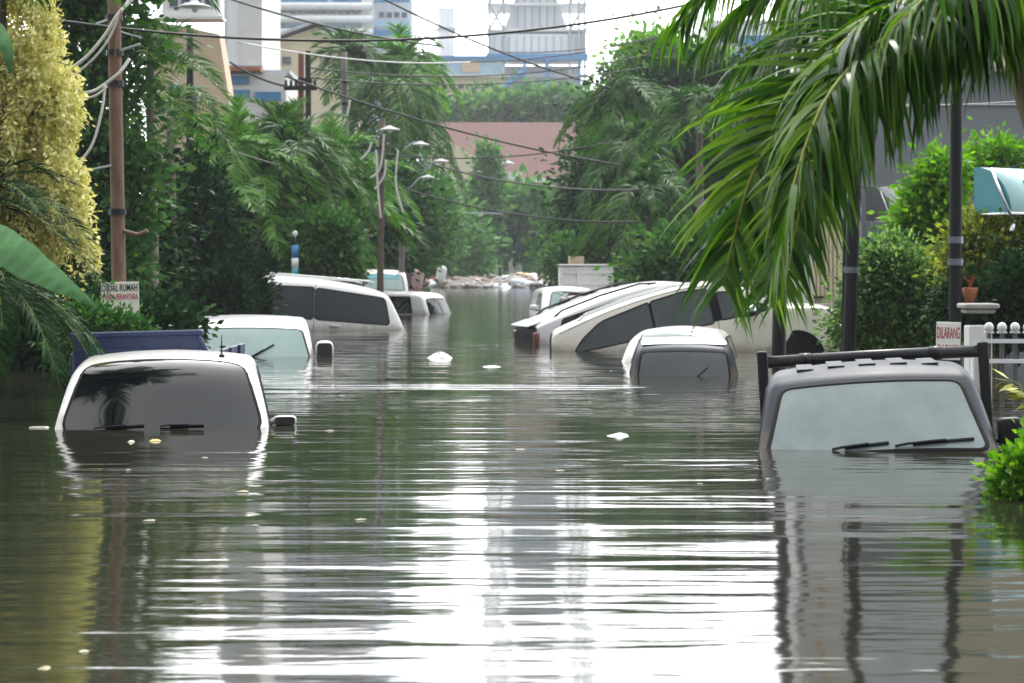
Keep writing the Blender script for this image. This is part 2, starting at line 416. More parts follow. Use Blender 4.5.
class Car:
    def __init__(s, outline, W, belt, roof, tum=.17, seg=(-1.1, 1.1, .7), r=.09, crown=.045, N=150):
        s.W, s.belt, s.roof, s.tum, s.seg, s.r, s.crown = W, belt, roof, tum, seg, r, crown
        s.o = catmull(outline, N); s.N = N
        xs = [p.x for p in s.o]; s.x0, s.x1 = min(xs), max(xs)
    def w(s, x, z):
        c = (s.x0 + s.x1) / 2; h = (s.x1 - s.x0) / 2; q = abs(x - c) / h
        f = 1 - .13 * max(0, (q - .45) / .55) ** 2.2
        if z > s.belt: f *= 1 - s.tum * max(0, min(1.3, (z - s.belt) / (s.roof - s.belt))) ** 1.15
        else: f *= 1 - .05 * ((s.belt - z) / s.belt) ** 2
        return s.W / 2 * f
    def nrm(s, i):
        d = (s.o[(i + 1) % s.N] - s.o[i - 1]).normalized(); return Vector((-d.y, d.x))
    def at(s, u):
        i = int(math.floor(u)) % s.N; f = u - math.floor(u)
        return s.o[i].lerp(s.o[(i + 1) % s.N], f), s.nrm(i).lerp(s.nrm((i + 1) % s.N), f).normalized()
    def idx(s, x, z):
        q = Vector((x, z)); return min(range(s.N), key=lambda i: (s.o[i] - q).length)
    def strip(s, u, yf, off=0.0):
        p, n = s.at(u); y = (s.w(p.x, p.y) - s.r * .96)
        k = s.crown * (1 - yf * yf) + off
        return Vector((p.x + n.x * k, yf * y, p.y + n.y * k))
    def body(s, m, parent, name='body'):
        mb = MB(); K = [0, .03, .12, .3, .6, 1.0]
        rings = []
        for side in (-1, 1):
            rows = []
            for i, p in enumerate(s.o):
                c = Vector((min(max(p.x, s.seg[0]), s.seg[1]), s.seg[2])); D = (c - p).length; dv = (c - p).normalized()
                row = []
                ds = [k * s.r for k in K] + [s.r + (D - s.r) * f for f in (.15, .3, .45, .6, .75, .9, 1.0)]
                for d in ds:
                    q = p + dv * min(d, D)
                    e = s.r * (1 - math.sqrt(max(0, 1 - (1 - min(1, d / s.r)) ** 2))) * .96
                    row.append(Vector((q.x, side * (s.w(q.x, q.y) - e), q.y)))
                rows.append(row)
            rings.append(rows)
        for si, rows in enumerate(rings):
            n = len(rows[0]); vs = [v for r in rows for v in r]; fs = []
            for i in range(s.N):
                j = (i + 1) % s.N
                for k in range(n - 1):
                    f = (i * n + k, j * n + k, j * n + k + 1, i * n + k + 1)
                    fs.append(f if si == 0 else f[::-1])
            mb.add(vs, fs)
        MM = 12; vs = []; fs = []
        for i in range(s.N):
            for k in range(MM + 1): vs.append(s.strip(i, -1 + 2 * k / MM))
        for i in range(s.N):
            j = (i + 1) % s.N
            for k in range(MM): fs.append((i * (MM + 1) + k, i * (MM + 1) + k + 1, j * (MM + 1) + k + 1, j * (MM + 1) + k))
        mb.add(vs, fs)
        o = mb.build(name, m, parent, True)
        import bmesh
        bm = bmesh.new(); bm.from_mesh(o.data); bmesh.ops.remove_doubles(bm, verts=bm.verts, dist=.0006)
        bmesh.ops.dissolve_degenerate(bm, edges=bm.edges, dist=.0005)
        bmesh.ops.recalc_face_normals(bm, faces=bm.faces); bm.to_mesh(o.data); bm.free()
        return o
    def fill(s, poly, ev, mb, rings=5):
        n = len(poly); c = sum((Vector(p) for p in poly), Vector((0, 0))) / n; vs = []; fs = []
        for k in range(rings):
            f = 1 - k / rings
            for p in poly: vs.append(ev(c + (Vector(p) - c) * f))
        vs.append(ev(c))
        for k in range(rings - 1):
            for i in range(n): fs.append((k * n + i, k * n + (i + 1) % n, k * n + n + (i + 1) % n, k * n + n + i))
        for i in range(n): fs.append(((rings - 1) * n + i, (rings - 1) * n + (i + 1) % n, rings * n))
        mb.add(vs, fs)
    def seal(s, poly, ev, ev2, mb, wd):
        """raised rubber lip round a pane"""
        n = len(poly); c = sum((Vector(p) for p in poly), Vector((0, 0))) / n; vs = []; fs = []
        for i, p in enumerate(poly):
            a, b = Vector(poly[i - 1]), Vector(poly[(i + 1) % n]); t = (b - a).normalized(); nn = Vector((t.y, -t.x))
            if nn.dot(Vector(p) - c) < 0: nn = -nn
            vs += [ev(Vector(p) - nn * wd * .25), ev2(Vector(p) + nn * wd * .3), ev(Vector(p) + nn * wd)]
        for i in range(n):
            j = (i + 1) % n
            for k in range(2): fs.append((i * 3 + k, j * 3 + k, j * 3 + k + 1, i * 3 + k + 1))
        mb.add(vs, fs)
    def side_window(s, poly, side, mg, parent, r=.05, name='side_window', seal=.022):
        poly = round_poly(poly, r); g = MB(); k = MB()
        E = lambda off: (lambda q: Vector((q.x, side * (s.w(q.x, q.y) + off), q.y)))
        s.fill(poly, E(.006), g); s.seal(poly, E(.001), E(.012), k, seal)
        o = g.build(name, mg, parent, True); k.build('rubber_seal', M_rubber, o, True); return o
    def end_window(s, a, b, fa, fb, mg, parent, r=.07, name='windscreen', seal=.025, sealmat=None):
        """pane across the car between outline points a and b; fa, fb: share of the width it takes at each"""
        ia, ib = s.idx(*a), s.idx(*b); step = sum((s.o[(i + 1) % s.N] - s.o[i]).length for i in range(s.N)) / s.N
        ya = s.w(*a) - s.r; yb = s.w(*b) - s.r
        poly = round_poly([(ia * step, -fa * ya), (ib * step, -fb * yb), (ib * step, fb * yb), (ia * step, fa * ya)], r)
        def E(off):
            def f(q):
                u = q.x / step; p, n = s.at(u); y = s.w(p.x, p.y) - s.r * .96
                return s.strip(u, q.y / y, off)
            return f
        g = MB(); k = MB()
        s.fill(poly, E(.006), g, 8); s.seal(poly, E(.001), E(.013), k, seal)
        o = g.build(name, mg, parent, True); k.build('rubber_seal', sealmat or M_rubber, o, True)
        s.pane = (ia, ib); return o
    def pane_pt(s, t, yf, off=.012):
        ia, ib = s.pane; return s.strip(ia + (ib - ia) * t, yf, off)
    def wiper(s, base, tip, parent, r=.008):
        """arm and blade lying on the last pane: (t, yf) from its first edge"""
        mb = MB(); n = 6
        pts = [s.pane_pt(base[0] + (tip[0] - base[0]) * i / n, base[1] + (tip[1] - base[1]) * i / n, .03 if 0 < i else .02) for i in range(n + 1)]
        mb.tube(pts[:5], r * 1.3, 5)
        mid = (base[0] * .35 + tip[0] * .65, base[1] * .35 + tip[1] * .65); d = (tip[0] - base[0], tip[1] - base[1])
        bl = [s.pane_pt(mid[0] + d[0] * k, mid[1] + d[1] * k, .017) for k in (-.42, -.2, 0, .2, .38)]
        mb.tube(bl, r * 1.5, 5); return mb.build('wiper', M_black, parent)
    def seam(s, pts, side, parent, name='door_seam', m=None, r=.004):
        mb = MB(); q = catmull(pts, 24, False)
        mb.tube([(p.x, side * (s.w(p.x, p.y) + .0005), p.y) for p in q], r, 5); return mb.build(name, m or M_rubber, parent)
    def handle(s, x, z, side, parent, m):
        y = side * (s.w(x, z) + .016); return MB().box((x, y, z), (.17, .028, .035), None, .01).build('door_handle', m, parent)
    def mirror(s, x, z, side, parent, m, size=(.13, .22, .15), armlen=.05, gm=None):
        y = s.w(x, z) + armlen + size[1] / 2
        mb = MB(); mb.ellipsoid((x, side * y, z + size[2] * .35), size, 16, 10, .6)
        mb.tube([(x + .02, side * (s.w(x, z) - .02), z), (x, side * (y - size[1] * .3), z + .05)], .022, 6)
        o = mb.build('wing_mirror', m, parent, True)
        g = MB(); pl = round_poly([(-.5, -.5), (.5, -.5), (.5, .5), (-.5, .5)], .25, 5)
        g.add([(x - size[0] / 2 - .004, side * (y + p.x * size[1] * .82), z + size[2] * .35 + p.y * size[2] * .78) for p in pl], [tuple(range(len(pl)))])
        g.build('mirror_glass', gm or M_gdark, o); return o

def pose(name, label, cat, ref, target, yaw, pitch=0, roll=0, scale=1.0, group=None):
    E = Euler((R(roll), R(-pitch), R(yaw)), 'XYZ'); ref = Vector(ref) * scale
    o = empty(name, Vector(target) - E.to_matrix() @ ref, label, cat, group); o.rotation_euler = E; o.scale = (scale,) * 3
    return o
def wheel(parent, x, y, z, r=.31):
    t = MB(); n = 28
    prof = [(.62, -.09), (.9, -.1), (1.0, -.06), (1.0, .06), (.9, .1), (.62, .09)]
    vs = [(x + r * a * math.cos(2 * PI * k / n), y + b, z + r * a * math.sin(2 * PI * k / n)) for k in range(n) for a, b in prof]
    m = len(prof); t.add(vs, [(k * m + j, k * m + (j + 1) % m, ((k + 1) % n) * m + (j + 1) % m, ((k + 1) % n) * m + j) for k in range(n) for j in range(m)])
    o = t.build('wheel', M_rubber, parent, True)
    q = MB()
    for k in range(7):
        a = 2 * PI * k / 7; q.box((x + r * .32 * math.cos(a), y, z + r * .32 * math.sin(a)), (r * .62, .10, .05), (0, -a, 0))
    q.build('rim', M_silver, o); return o

HATCH = [(-1.74, .30), (-1.80, .5), (-1.80, .80), (-1.75, .93), (-1.55, 1.40), (-1.46, 1.50), (-1.30, 1.545), (-.8, 1.58), (-.1, 1.585), (.45, 1.55), (.72, 1.47), (1.12, 1.06), (1.22, .98),
         (1.62, .86), (1.76, .74), (1.81, .5), (1.76, .28), (.9, .2), (-.9, .2)]
MPV = [(-2.10, .32), (-2.18, .55), (-2.18, .90), (-2.12, 1.05), (-1.88, 1.46), (-1.78, 1.54), (-1.5, 1.60), (-.9, 1.66), (-.2, 1.67), (.35, 1.61), (.70, 1.50), (1.24, 1.12), (1.38, 1.05),
       (1.85, .94), (2.08, .80), (2.17, .55), (2.12, .3), (1.1, .22), (-1.1, .22)]
VAN = [(-2.05, .32), (-2.1, .6), (-2.08, 1.0), (-2.0, 1.45), (-1.9, 1.58), (-1.6, 1.63), (-.6, 1.66), (.5, 1.63), (.85, 1.56), (.98, 1.50), (1.42, 1.03), (1.52, .95), (1.85, .82), (2.0, .65), (2.05, .4), (1.95, .25), (.8, .2), (-.9, .2)]
ESTATE = [(-2.10, .32), (-2.18, .55), (-2.18, .90), (-2.17, 1.12), (-2.12, 1.34), (-2.02, 1.415), (-1.5, 1.52), (-.9, 1.615), (-.3, 1.665), (.1, 1.66), (.45, 1.60), (.75, 1.49), (1.24, 1.13), (1.38, 1.05),
          (1.85, .94), (2.08, .80), (2.17, .55), (2.12, .3), (1.1, .22), (-1.1, .22)]
CAB = [(-.85, .35), (-.9, .7), (-.9, 1.0), (-.88, 1.42), (-.78, 1.55), (-.55, 1.60), (.05, 1.60), (.28, 1.55), (.38, 1.49), (.86, 1.02), (.98, .95), (1.75, .85), (1.95, .72), (2.0, .5), (1.9, .3), (.8, .25)]

# ------------------------------------------------------------------ camera, sky, sun
cam = bpy.data.cameras.new('camera'); camo = bpy.data.objects.new('camera', cam); COL.objects.link(camo); scene.camera = camo
camo.location = (0, 0, CH); camo.rotation_euler = (R(90), 0, 0)
cam.sensor_width = 36; cam.lens = 36 * FPX / 1024; cam.shift_y = -(341.5 - YH) / 1024
cam.clip_start = .1; cam.clip_end = 5000
cam.dof.use_dof = True; cam.dof.focus_distance = 15.5; cam.dof.aperture_fstop = 4.5

SUN_EL, SUN_AZ = R(52), R(12)                # high, behind thin cloud, ahead and a little right
w = bpy.data.worlds.new('World'); scene.world = w; w.use_nodes = True
T = w.node_tree; N = T.nodes; L = T.links
bg = N['Background']; bg.inputs['Strength'].default_value = .12
sky = N.new('ShaderNodeTexSky'); sky.sky_type = 'NISHITA'; sky.sun_disc = False
sky.sun_elevation = SUN_EL; sky.sun_rotation = SUN_AZ; sky.air_density = 1.0; sky.dust_density = 6.0; sky.ozone_density = 1.0
tc = N.new('ShaderNodeTexCoord'); no = N.new('ShaderNodeTexNoise'); no.inputs['Scale'].default_value = 2.2; no.inputs['Detail'].default_value = 5
mp = N.new('ShaderNodeMapping'); mp.inputs['Scale'].default_value = (1, 1, 3); L.new(tc.outputs['Generated'], mp.inputs[0]); L.new(mp.outputs[0], no.inputs['Vector'])
cr = N.new('ShaderNodeValToRGB'); cr.color_ramp.elements[0].color = (17, 17.6, 18.2, 1); cr.color_ramp.elements[1].color = (24, 24.2, 24.4, 1)
cr.color_ramp.elements[0].position = .35; cr.color_ramp.elements[1].position = .65
L.new(no.outputs['Fac'], cr.inputs[0])
# thin cloud ahead, where the sun stands; thicker and duller behind the viewer
dt = N.new('ShaderNodeVectorMath'); dt.operation = 'DOT_PRODUCT'; dt.inputs[1].default_value = (math.sin(SUN_AZ) * .88, math.cos(SUN_AZ) * .88, .47); L.new(tc.outputs['Generated'], dt.inputs[0])
gl = N.new('ShaderNodeMapRange'); gl.interpolation_type = 'SMOOTHSTEP'; L.new(dt.outputs['Value'], gl.inputs['Value'])
for k_, v_ in zip(('From Min', 'From Max', 'To Min', 'To Max'), (-.45, 1.0, .26, 1.55)): gl.inputs[k_].default_value = v_
cl = N.new('ShaderNodeVectorMath'); cl.operation = 'SCALE'; L.new(cr.outputs[0], cl.inputs[0]); L.new(gl.outputs[0], cl.inputs['Scale'])
mx = N.new('ShaderNodeMixRGB'); mx.inputs[0].default_value = .86; L.new(sky.outputs[0], mx.inputs[1]); L.new(cl.outputs[0], mx.inputs[2]); L.new(mx.outputs[0], bg.inputs['Color'])

sl = bpy.data.lights.new('sun', 'SUN'); sl.energy = 2.4; sl.angle = R(9); sl.color = (1, .96, .90)
so = bpy.data.objects.new('sun', sl); COL.objects.link(so)
sd = Vector((math.sin(SUN_AZ) * math.cos(SUN_EL), math.cos(SUN_AZ) * math.cos(SUN_EL), math.sin(SUN_EL)))
so.rotation_euler = sd.to_track_quat('Z', 'Y').to_euler()
scene.view_settings.view_transform = 'Standard'; scene.view_settings.look = 'None'
scene.view_settings.exposure = 0.34; scene.view_settings.gamma = 1.0
scene.cycles.use_denoising = True
scene.cycles.max_bounces = 7; scene.cycles.transparent_max_bounces = 6; scene.cycles.volume_bounces = 1; scene.cycles.transmission_bounces = 4
scene.cycles.sample_clamp_indirect = 6; scene.cycles.caustics_reflective = False; scene.cycles.caustics_refractive = False

# ------------------------------------------------------------------ ground and flood water
xs = np.concatenate([np.linspace(-2500, -120, 8), np.linspace(-100, 100, 41), np.linspace(120, 2500, 8)])
ys = np.concatenate([[-400, -100], np.linspace(-30, 190, 23), [192, 194, 196, 198, 200, 205, 215, 260, 400, 900, 2500]])
gx, gy = np.meshgrid(xs, ys); gz = np.where(gy < 192, BED, np.minimum(.35, BED + (gy - 192) * .26))
V = np.stack([gx, gy, gz], -1).reshape(-1, 3); nx = len(xs); ny = len(ys)
F = np.array([[j * nx + i, j * nx + i + 1, j * nx + nx + i + 1, j * nx + nx + i] for j in range(ny - 1) for i in range(nx - 1)])
tag(npmesh('ground', V, F, mat('mud_ground', (.16, .14, .10), .95, 0, 0, .4, .4, .3)), kind='structure')

def water_material():
    m = bpy.data.materials.new('flood_water'); t, N, L, b = nt(m)
    b.inputs['Roughness'].default_value = .06; b.inputs['IOR'].default_value = 1.42; b.inputs['Specular IOR Level'].default_value = .8
    tc = N.new('ShaderNodeTexCoord')
    def noise(sc, scale=1.0, detail=2.0, rough=.5, dist=0.0, loc=(0, 0, 0), rz=0):
        mp = N.new('ShaderNodeMapping'); mp.inputs['Scale'].default_value = sc; mp.inputs['Location'].default_value = loc; mp.inputs['Rotation'].default_value = (0, 0, R(rz))
        n = N.new('ShaderNodeTexNoise'); n.inputs['Scale'].default_value = scale; n.inputs['Detail'].default_value = detail; n.inputs['Roughness'].default_value = rough; n.inputs['Distortion'].default_value = dist
        L.new(tc.outputs['Object'], mp.inputs[0]); L.new(mp.outputs[0], n.inputs['Vector']); return n.outputs['Fac']
    def math_(op, a, b_=None, c=None):
        n = N.new('ShaderNodeMath'); n.operation = op
        for k, v in enumerate((a, b_, c)):
            if v is None: continue
            if isinstance(v, (int, float)): n.inputs[k].default_value = v
            else: L.new(v, n.inputs[k])
        return n.outputs[0]
    def rng_(v, a, b_, c, d, smooth=True):
        n = N.new('ShaderNodeMapRange'); n.interpolation_type = 'SMOOTHSTEP' if smooth else 'LINEAR'
        L.new(v, n.inputs['Value'])
        for k, q in zip(('From Min', 'From Max', 'To Min', 'To Max'), (a, b_, c, d)): n.inputs[k].default_value = q
        return n.outputs[0]
    long_ = noise((.22, 1.75, 1), 1, 2.5, .5, .35, rz=2)          # long low swells lying across the street
    mid = noise((.9, 4.6, 1), 1, 2, .5, .3, (3, 7, 0), -3)
    fine = noise((5, 15, 1), 1, 2, .5, .2, (9, 1, 0), 4)
    side = noise((1.1, .45, 1), 1, 2, .5, .2, (5, 2, 0), 10)
    patch = noise((.10, .22, 1), 1, 2, .5, .4, (1, 4, 0))
    ruff = rng_(patch, .42, .62, .35, 1.25)
    h = math_('MULTIPLY', long_, .0150)
    h = math_('ADD', h, math_('MULTIPLY', math_('MULTIPLY', mid, .0066), ruff))
    h = math_('ADD', h, math_('MULTIPLY', math_('MULTIPLY', fine, .0008), ruff))
    h = math_('ADD', h, math_('MULTIPLY', side, .0095))
    # one wind-ruffled streak across the street
    sx = N.new('ShaderNodeSeparateXYZ'); L.new(tc.outputs['Object'], sx.inputs[0])
    wob = math_('MULTIPLY', math_('SUBTRACT', noise((.8, .8, 1), 1, 3, .6, 0, (2, 2, 0)), .5), .5)
    yy = math_('ADD', sx.outputs[1], wob)
    band = math_('MULTIPLY', rng_(math_('ABSOLUTE', math_('SUBTRACT', yy, 22.75)), .2, .6, 1, 0), rng_(math_('ABSOLUTE', math_('ADD', sx.outputs[0], .75)), 1.3, 2.6, 1, 0))
    chop = noise((7, 16, 1), 1, 3, .6, .3, (4, 4, 0))
    rdg = math_('SINE', math_('MULTIPLY', yy, 15.0)); h = math_('ADD', h, math_('MULTIPLY', math_('MULTIPLY', rdg, band), .0125))
    h = math_('ADD', h, math_('MULTIPLY', math_('MULTIPLY', chop, band), .013))
    bp = N.new('ShaderNodeBump'); bp.inputs['Strength'].default_value = 1; bp.inputs['Distance'].default_value = 1
    L.new(h, bp.inputs['Height']); L.new(bp.outputs[0], b.inputs['Normal'])
    silt = noise((.15, .4, 1), 1, 4, .6, .3, (8, 3, 0))
    cr = N.new('ShaderNodeValToRGB'); cr.color_ramp.elements[0].color = (.010, .012, .008, 1); cr.color_ramp.elements[1].color = (.026, .026, .015, 1)
    L.new(silt, cr.inputs[0]); L.new(cr.outputs[0], b.inputs['Base Color'])
    return m
wx = np.array([-160., -40, 0, 40, 160]); wy = np.array([-60., 0, 40, 100, 198])
gx, gy = np.meshgrid(wx, wy); V = np.stack([gx, gy, gx * 0], -1).reshape(-1, 3)
F = np.array([[j * 5 + i, j * 5 + i + 1, j * 5 + 6 + i, j * 5 + 5 + i] for j in range(4) for i in range(4)])
tag(npmesh('flood_water', V, F, water_material()), kind='structure')

# haze
hz = MB().box((0, 190, 47.5), (900, 700, 99)).build('haze', bpy.data.materials.new('air'))
ma = hz.data.materials[0]; ma.use_nodes = True; q = ma.node_tree
q.nodes.remove(q.nodes['Principled BSDF']); pv = q.nodes.new('ShaderNodeVolumePrincipled'); pv.inputs['Color'].default_value = (.90, .95, 1, 1); pv.inputs['Density'].default_value = .0003; pv.inputs['Anisotropy'].default_value = .2
q.links.new(pv.outputs[0], q.nodes['Material Output'].inputs['Volume']); tag(hz, kind='stuff')

# ------------------------------------------------------------------ the cars
def wipers_mirror(c, root, specs, r=.008):
    for a, b in specs: c.wiper(a, b, root, r)

# white hatchback, front left
c = Car(HATCH, 1.80, .93, 1.585, .17)
r1 = pose('white_hatchback', 'small white hatchback with dark windscreen and roof aerial, before the blue truck bed', 'car', (1.2, 0, 1.04), P(162, 431, 16.7), -82.5, 0, 0, 1.02)
c.body(M_white, r1)
c.end_window((.50, 1.545), (1.17, 1.0), .94, 1.05, M_gdark, r1, .22)
c.wiper((.945, -.02), (.925, .42), r1, .006); c.wiper((.945, -.7), (.925, -.2), r1, .006)
for sd_ in (-1, 1):
    c.side_window([(-.12, 1.0), (-.12, 1.46), (.45, 1.45), (.98, 1.06), (.95, 1.0)], sd_, M_gdark, r1)
    c.side_window([(-1.1, 1.0), (-1.0, 1.46), (-.2, 1.47), (-.2, 1.0)], sd_, M_gdark, r1)
    c.seam([(-.16, 1.5), (-.16, 1.0), (-.14, .6)], sd_, r1)
    o = c.mirror(.84, 1.06 if sd_ > 0 else .99, sd_, r1, M_white, (.10, .20, .085), .03)
    o.children[0].location.x = .108                                  # dark front insert of the mirror shell
a = MB(); a.ellipsoid((.15, .47, 1.60), (.09, .05, .05), 12, 8, .7); a.tube([(.15, .47, 1.61), (.10, .47, 1.79)], [.008, .004], 6); a.build('aerial', M_black, r1, True)
MB().tube([(.47, y, 1.552 + .02 * (1 - (y / .6) ** 2)) for y in (-.6, -.3, 0, .3, .6)], .006, 5).build('roof_gutter', M_rubber, r1)

# silver van on the left
c = Car(VAN, 2.12, .98, 1.66, .10)
r2 = pose('silver_van', 'silver van with raised wipers on a windscreen coloured pale for mist and reflected sky, behind the white hatchback', 'van', (1.42, 0, 1.17), P(237, 358, 30.2), -83.5, 0, .5, 1.12)
c.body(M_lightsilver, r2)
c.end_window((.98, 1.50), (1.40, 1.05), .97, 1.05, M_gpale, r2, .06)
c.wiper((.98, -.62), (.62, -.22), r2, .009); c.wiper((.98, .1), (.5, .52), r2, .009)
for sd_ in (-1, 1):
    c.side_window([(.1, 1.03), (.1, 1.48), (.72, 1.48), (1.18, 1.08), (1.15, 1.03)], sd_, M_gdark, r2)
    c.side_window([(-1.5, 1.03), (-1.5, 1.5), (0, 1.5), (0, 1.03)], sd_, M_gdark, r2)
o = c.mirror(1.12, 1.14, 1, r2, M_white, (.14, .25, .28), .02); o.children[0].location.x = .148
c.mirror(1.0, 1.0, -1, r2, M_black, (.12, .16, .14), .03)
MB().tube([(.9, -.78, 1.5), (.86, -.80, 1.78)], [.007, .003], 5).build('aerial', M_black, r2)
MB().ellipsoid((1.25, .96, 1.03), (.12, .16, .11), 12, 8, .6).build('door_knob_mirror', M_black, r2, True)

# white people carrier tilted on the left
c = Car(MPV, 1.78, 1.0, 1.67, .15, r=.12)
r3 = pose('white_people_carrier', 'white people carrier side on with long tinted window band, left of the street', 'car', (-1.98, .8, 1.05), P(396, 325, 43.6), 196, 4.8, 0, 1.33)
c.body(M_white, r3)
for sd_ in (-1, 1):
    c.side_window([(-1.86, 1.05), (-1.76, 1.46), (-.62, 1.54), (-.62, 1.05)], sd_, M_gtint, r3, .06)
    c.side_window([(-.57, 1.05), (-.57, 1.545), (.28, 1.51), (.28, 1.05)], sd_, M_gtint, r3, .03)
    c.side_window([(.33, 1.05), (.33, 1.505), (.55, 1.46), (1.12, 1.10), (1.05, 1.05)], sd_, M_gtint, r3, .04)
    c.seam([(.3, 1.56), (.3, 1.0), (.3, .5)], sd_, r3); c.seam([(-.6, 1.6), (-.6, 1.0), (-.6, .5)], sd_, r3)
    c.handle(.0, .96, sd_, r3, M_white); c.handle(-.95, .96, sd_, r3, M_white)
    MB().tube([(x, sd_ * .60, 1.70 + (.03 if abs(x + .7) < .9 else 0)) for x in (-1.65, -1.5, -.7, .1, .25)], .016, 6).build('roof_rail', M_silver, r3, True)
    wheel(r3, 1.35, sd_ * .74, .3)
c.end_window((.74, 1.48), (1.24, 1.13), .96, 1.04, M_gdark, r3)
c.end_window((-2.1, 1.1), (-1.9, 1.44), .95, .9, M_gdark, r3, name='rear_window')
c.mirror(.86, 1.05, 1, r3, M_white); c.mirror(.86, 1.05, -1, r3, M_white)

# car beyond the white carrier
c = Car(HATCH, 1.6, .93, 1.585, .17)
r4 = pose('white_compact_car', 'white compact car half hidden beyond the tail of the tilted white people carrier', 'car', (-1.75, .6, .99), P(430, 313.5, 58), 152, 0, 0, 1.0)
c.body(M_white, r4)
for sd_ in (-1, 1):
    c.side_window([(-.12, 1.0), (-.12, 1.46), (.45, 1.45), (.98, 1.06), (.95, 1.0)], sd_, M_gdark, r4)
    c.side_window([(-1.25, 1.0), (-1.12, 1.46), (-.2, 1.47), (-.2, 1.0)], sd_, M_gdark, r4)
c.end_window((.50, 1.545), (1.17, 1.0), .98, 1.04, M_gdark, r4); c.end_window((-1.74, .97), (-1.56, 1.40), .95, .92, M_gdark, r4, name='rear_window')

# pale minibus far left
c = Car(VAN, 1.9, .98, 1.66, .08)
r5 = pose('pale_minibus', 'pale minibus with a turquoise sun strip on its windscreen, behind the white people carrier', 'van', (1.42, 0, 1.03), P(377, 292, 62), -84, 0, 0, 1.05)
c.body(mat('pale_pink_paint', (.62, .56, .55), .4, 0, .3), r5)
c.end_window((.98, 1.50), (1.40, 1.05), .92, .98, M_gpale, r5, .06)
ss = MB(); c.fill(round_poly([(0.02, -.8), (.3, -.82), (.3, .82), (.02, .8)], .02), lambda q: c.pane_pt(q.x, q.y, .012), ss, 3); ss.build('sun_strip', M_teal, r5, True)

# white people carrier on the right, nose up
c = Car(ESTATE, 1.74, 1.0, 1.67, .15, r=.07, crown=.03)
S6 = 1.10
r6 = pose('white_estate_car', 'white estate car side on, nose lifted and tail sunk, below the drooping palm fronds', 'car', (-2.15, -.75, 1.18), P(552, 349, 32.6), -2, 12.5, 0, S6)
c.body(M_cream, r6)
for sd_ in (-1, 1):
    c.side_window([(-1.82, 1.06), (-1.68, 1.21), (-1.36, 1.41), (-.62, 1.535), (-.62, 1.05)], sd_, M_ggrey, r6, [.04, .08, .10, .03, .03])
    c.side_window([(-.58, 1.05), (-.58, 1.54), (-.1, 1.58), (.26, 1.55), (.26, 1.05)], sd_, M_ggrey, r6, .03)
    c.side_window([(.40, 1.07), (.40, 1.47), (.55, 1.44), (1.08, 1.11), (1.03, 1.07)], sd_, M_ggrey, r6, .03)
    b_ = MB(); c.fill(round_poly([(.27, 1.06), (.27, 1.51), (.39, 1.475), (.39, 1.06)], .01), lambda q, sd_=sd_: Vector((q.x, sd_ * (c.w(q.x, q.y) + .006), q.y)), b_, 3); b_.build('black_pillar', M_rubber, r6, True)
    c.seam([(.33, 1.06), (.33, .9), (.36, .45)], sd_, r6); c.seam([(-.6, 1.06), (-.6, .8), (-.6, .45)], sd_, r6); c.seam([(1.22, 1.06), (1.2, .8), (1.08, .45)], sd_, r6)
    c.handle(.12, .95, sd_, r6, M_cream); c.handle(-.78, .95, sd_, r6, M_cream)
    wheel(r6, 1.36, sd_ * .76, .30); wheel(r6, -1.36, sd_ * .76, .30)
    ar = MB(); ar.prism([(1.36 + .40 * math.cos(PI * k / 14), .27 + .42 * math.sin(PI * k / 14)) for k in range(15)], 1, sd_ * .70, sd_ * .858); fix_normals(ar.build('wheel_arch', M_rubber, r6))
    MB().tube([(x, sd_ * .60, z) for x, z in ((-1.7, 1.49), (-1.55, 1.555), (-.9, 1.655), (-.2, 1.70), (.1, 1.67))], .016, 6).build('roof_rail', M_silver, r6, True)
    o = c.mirror(.80, 1.06, sd_, r6, M_chrome, (.20, .24, .16), .04)
    MB().ellipsoid((.80, sd_ * (c.w(.8, 1.06) + .16), 1.075), (.215, .255, .10), 14, 8, .6).build('mirror_base', M_black, o, True)
c.end_window((.74, 1.48), (1.24, 1.13), .96, 1.04, M_ggrey, r6)
c.end_window((-2.18, .92), (-2.12, 1.35), 1.02, 1.0, M_gdull, r6, name='rear_window')
for sd_ in (-1, 1): MB().ellipsoid((-2.06, sd_ * .60, 1.08), (.10, .14, .24), 12, 8, .5).build('tail_light', M_red, r6, True)
c.seam([(-2.0, 1.37), (-1.5, 1.485), (-.9, 1.58), (-.2, 1.63), (.3, 1.60)], -1, r6, 'roof_seam', M_rubber, .004)

# silver estate behind it
c = Car(ESTATE, 1.72, 1.0, 1.67, .15, r=.07, crown=.03)
r7 = pose('silver_estate_car', 'silver estate car with black tailgate, half hidden behind the white estate car', 'car', (-2.15, -.75, 1.30), P(536, 333, 35.5), 14, 11.5, 0, 1.08)
c.body(M_lightsilver, r7)
for sd_ in (-1, 1):
    c.side_window([(-1.80, 1.07), (-1.66, 1.42), (-.62, 1.53), (-.62, 1.07)], sd_, M_gdark, r7, .05)
    c.side_window([(-.57, 1.07), (-.57, 1.535), (.26, 1.51), (.26, 1.07)], sd_, M_gdark, r7, .03)
    c.side_window([(.31, 1.07), (.31, 1.50), (.55, 1.44), (1.08, 1.11), (1.03, 1.07)], sd_, M_gdark, r7, .03)
    MB().tube([(x, sd_ * .58, z) for x, z in ((-1.75, 1.48), (-1.6, 1.56), (-.9, 1.67), (-.2, 1.72), (.1, 1.67))], .02, 6).build('roof_rail', M_black, r7, True)
    MB().ellipsoid((-2.13, sd_ * .66, 1.16), (.13, .16, .30), 12, 8, .5).build('tail_light', M_red, r7, True)
c.end_window((-2.18, .90), (-2.12, 1.35), 1.06, 1.04, M_gdull, r7, .03, 'rear_window')
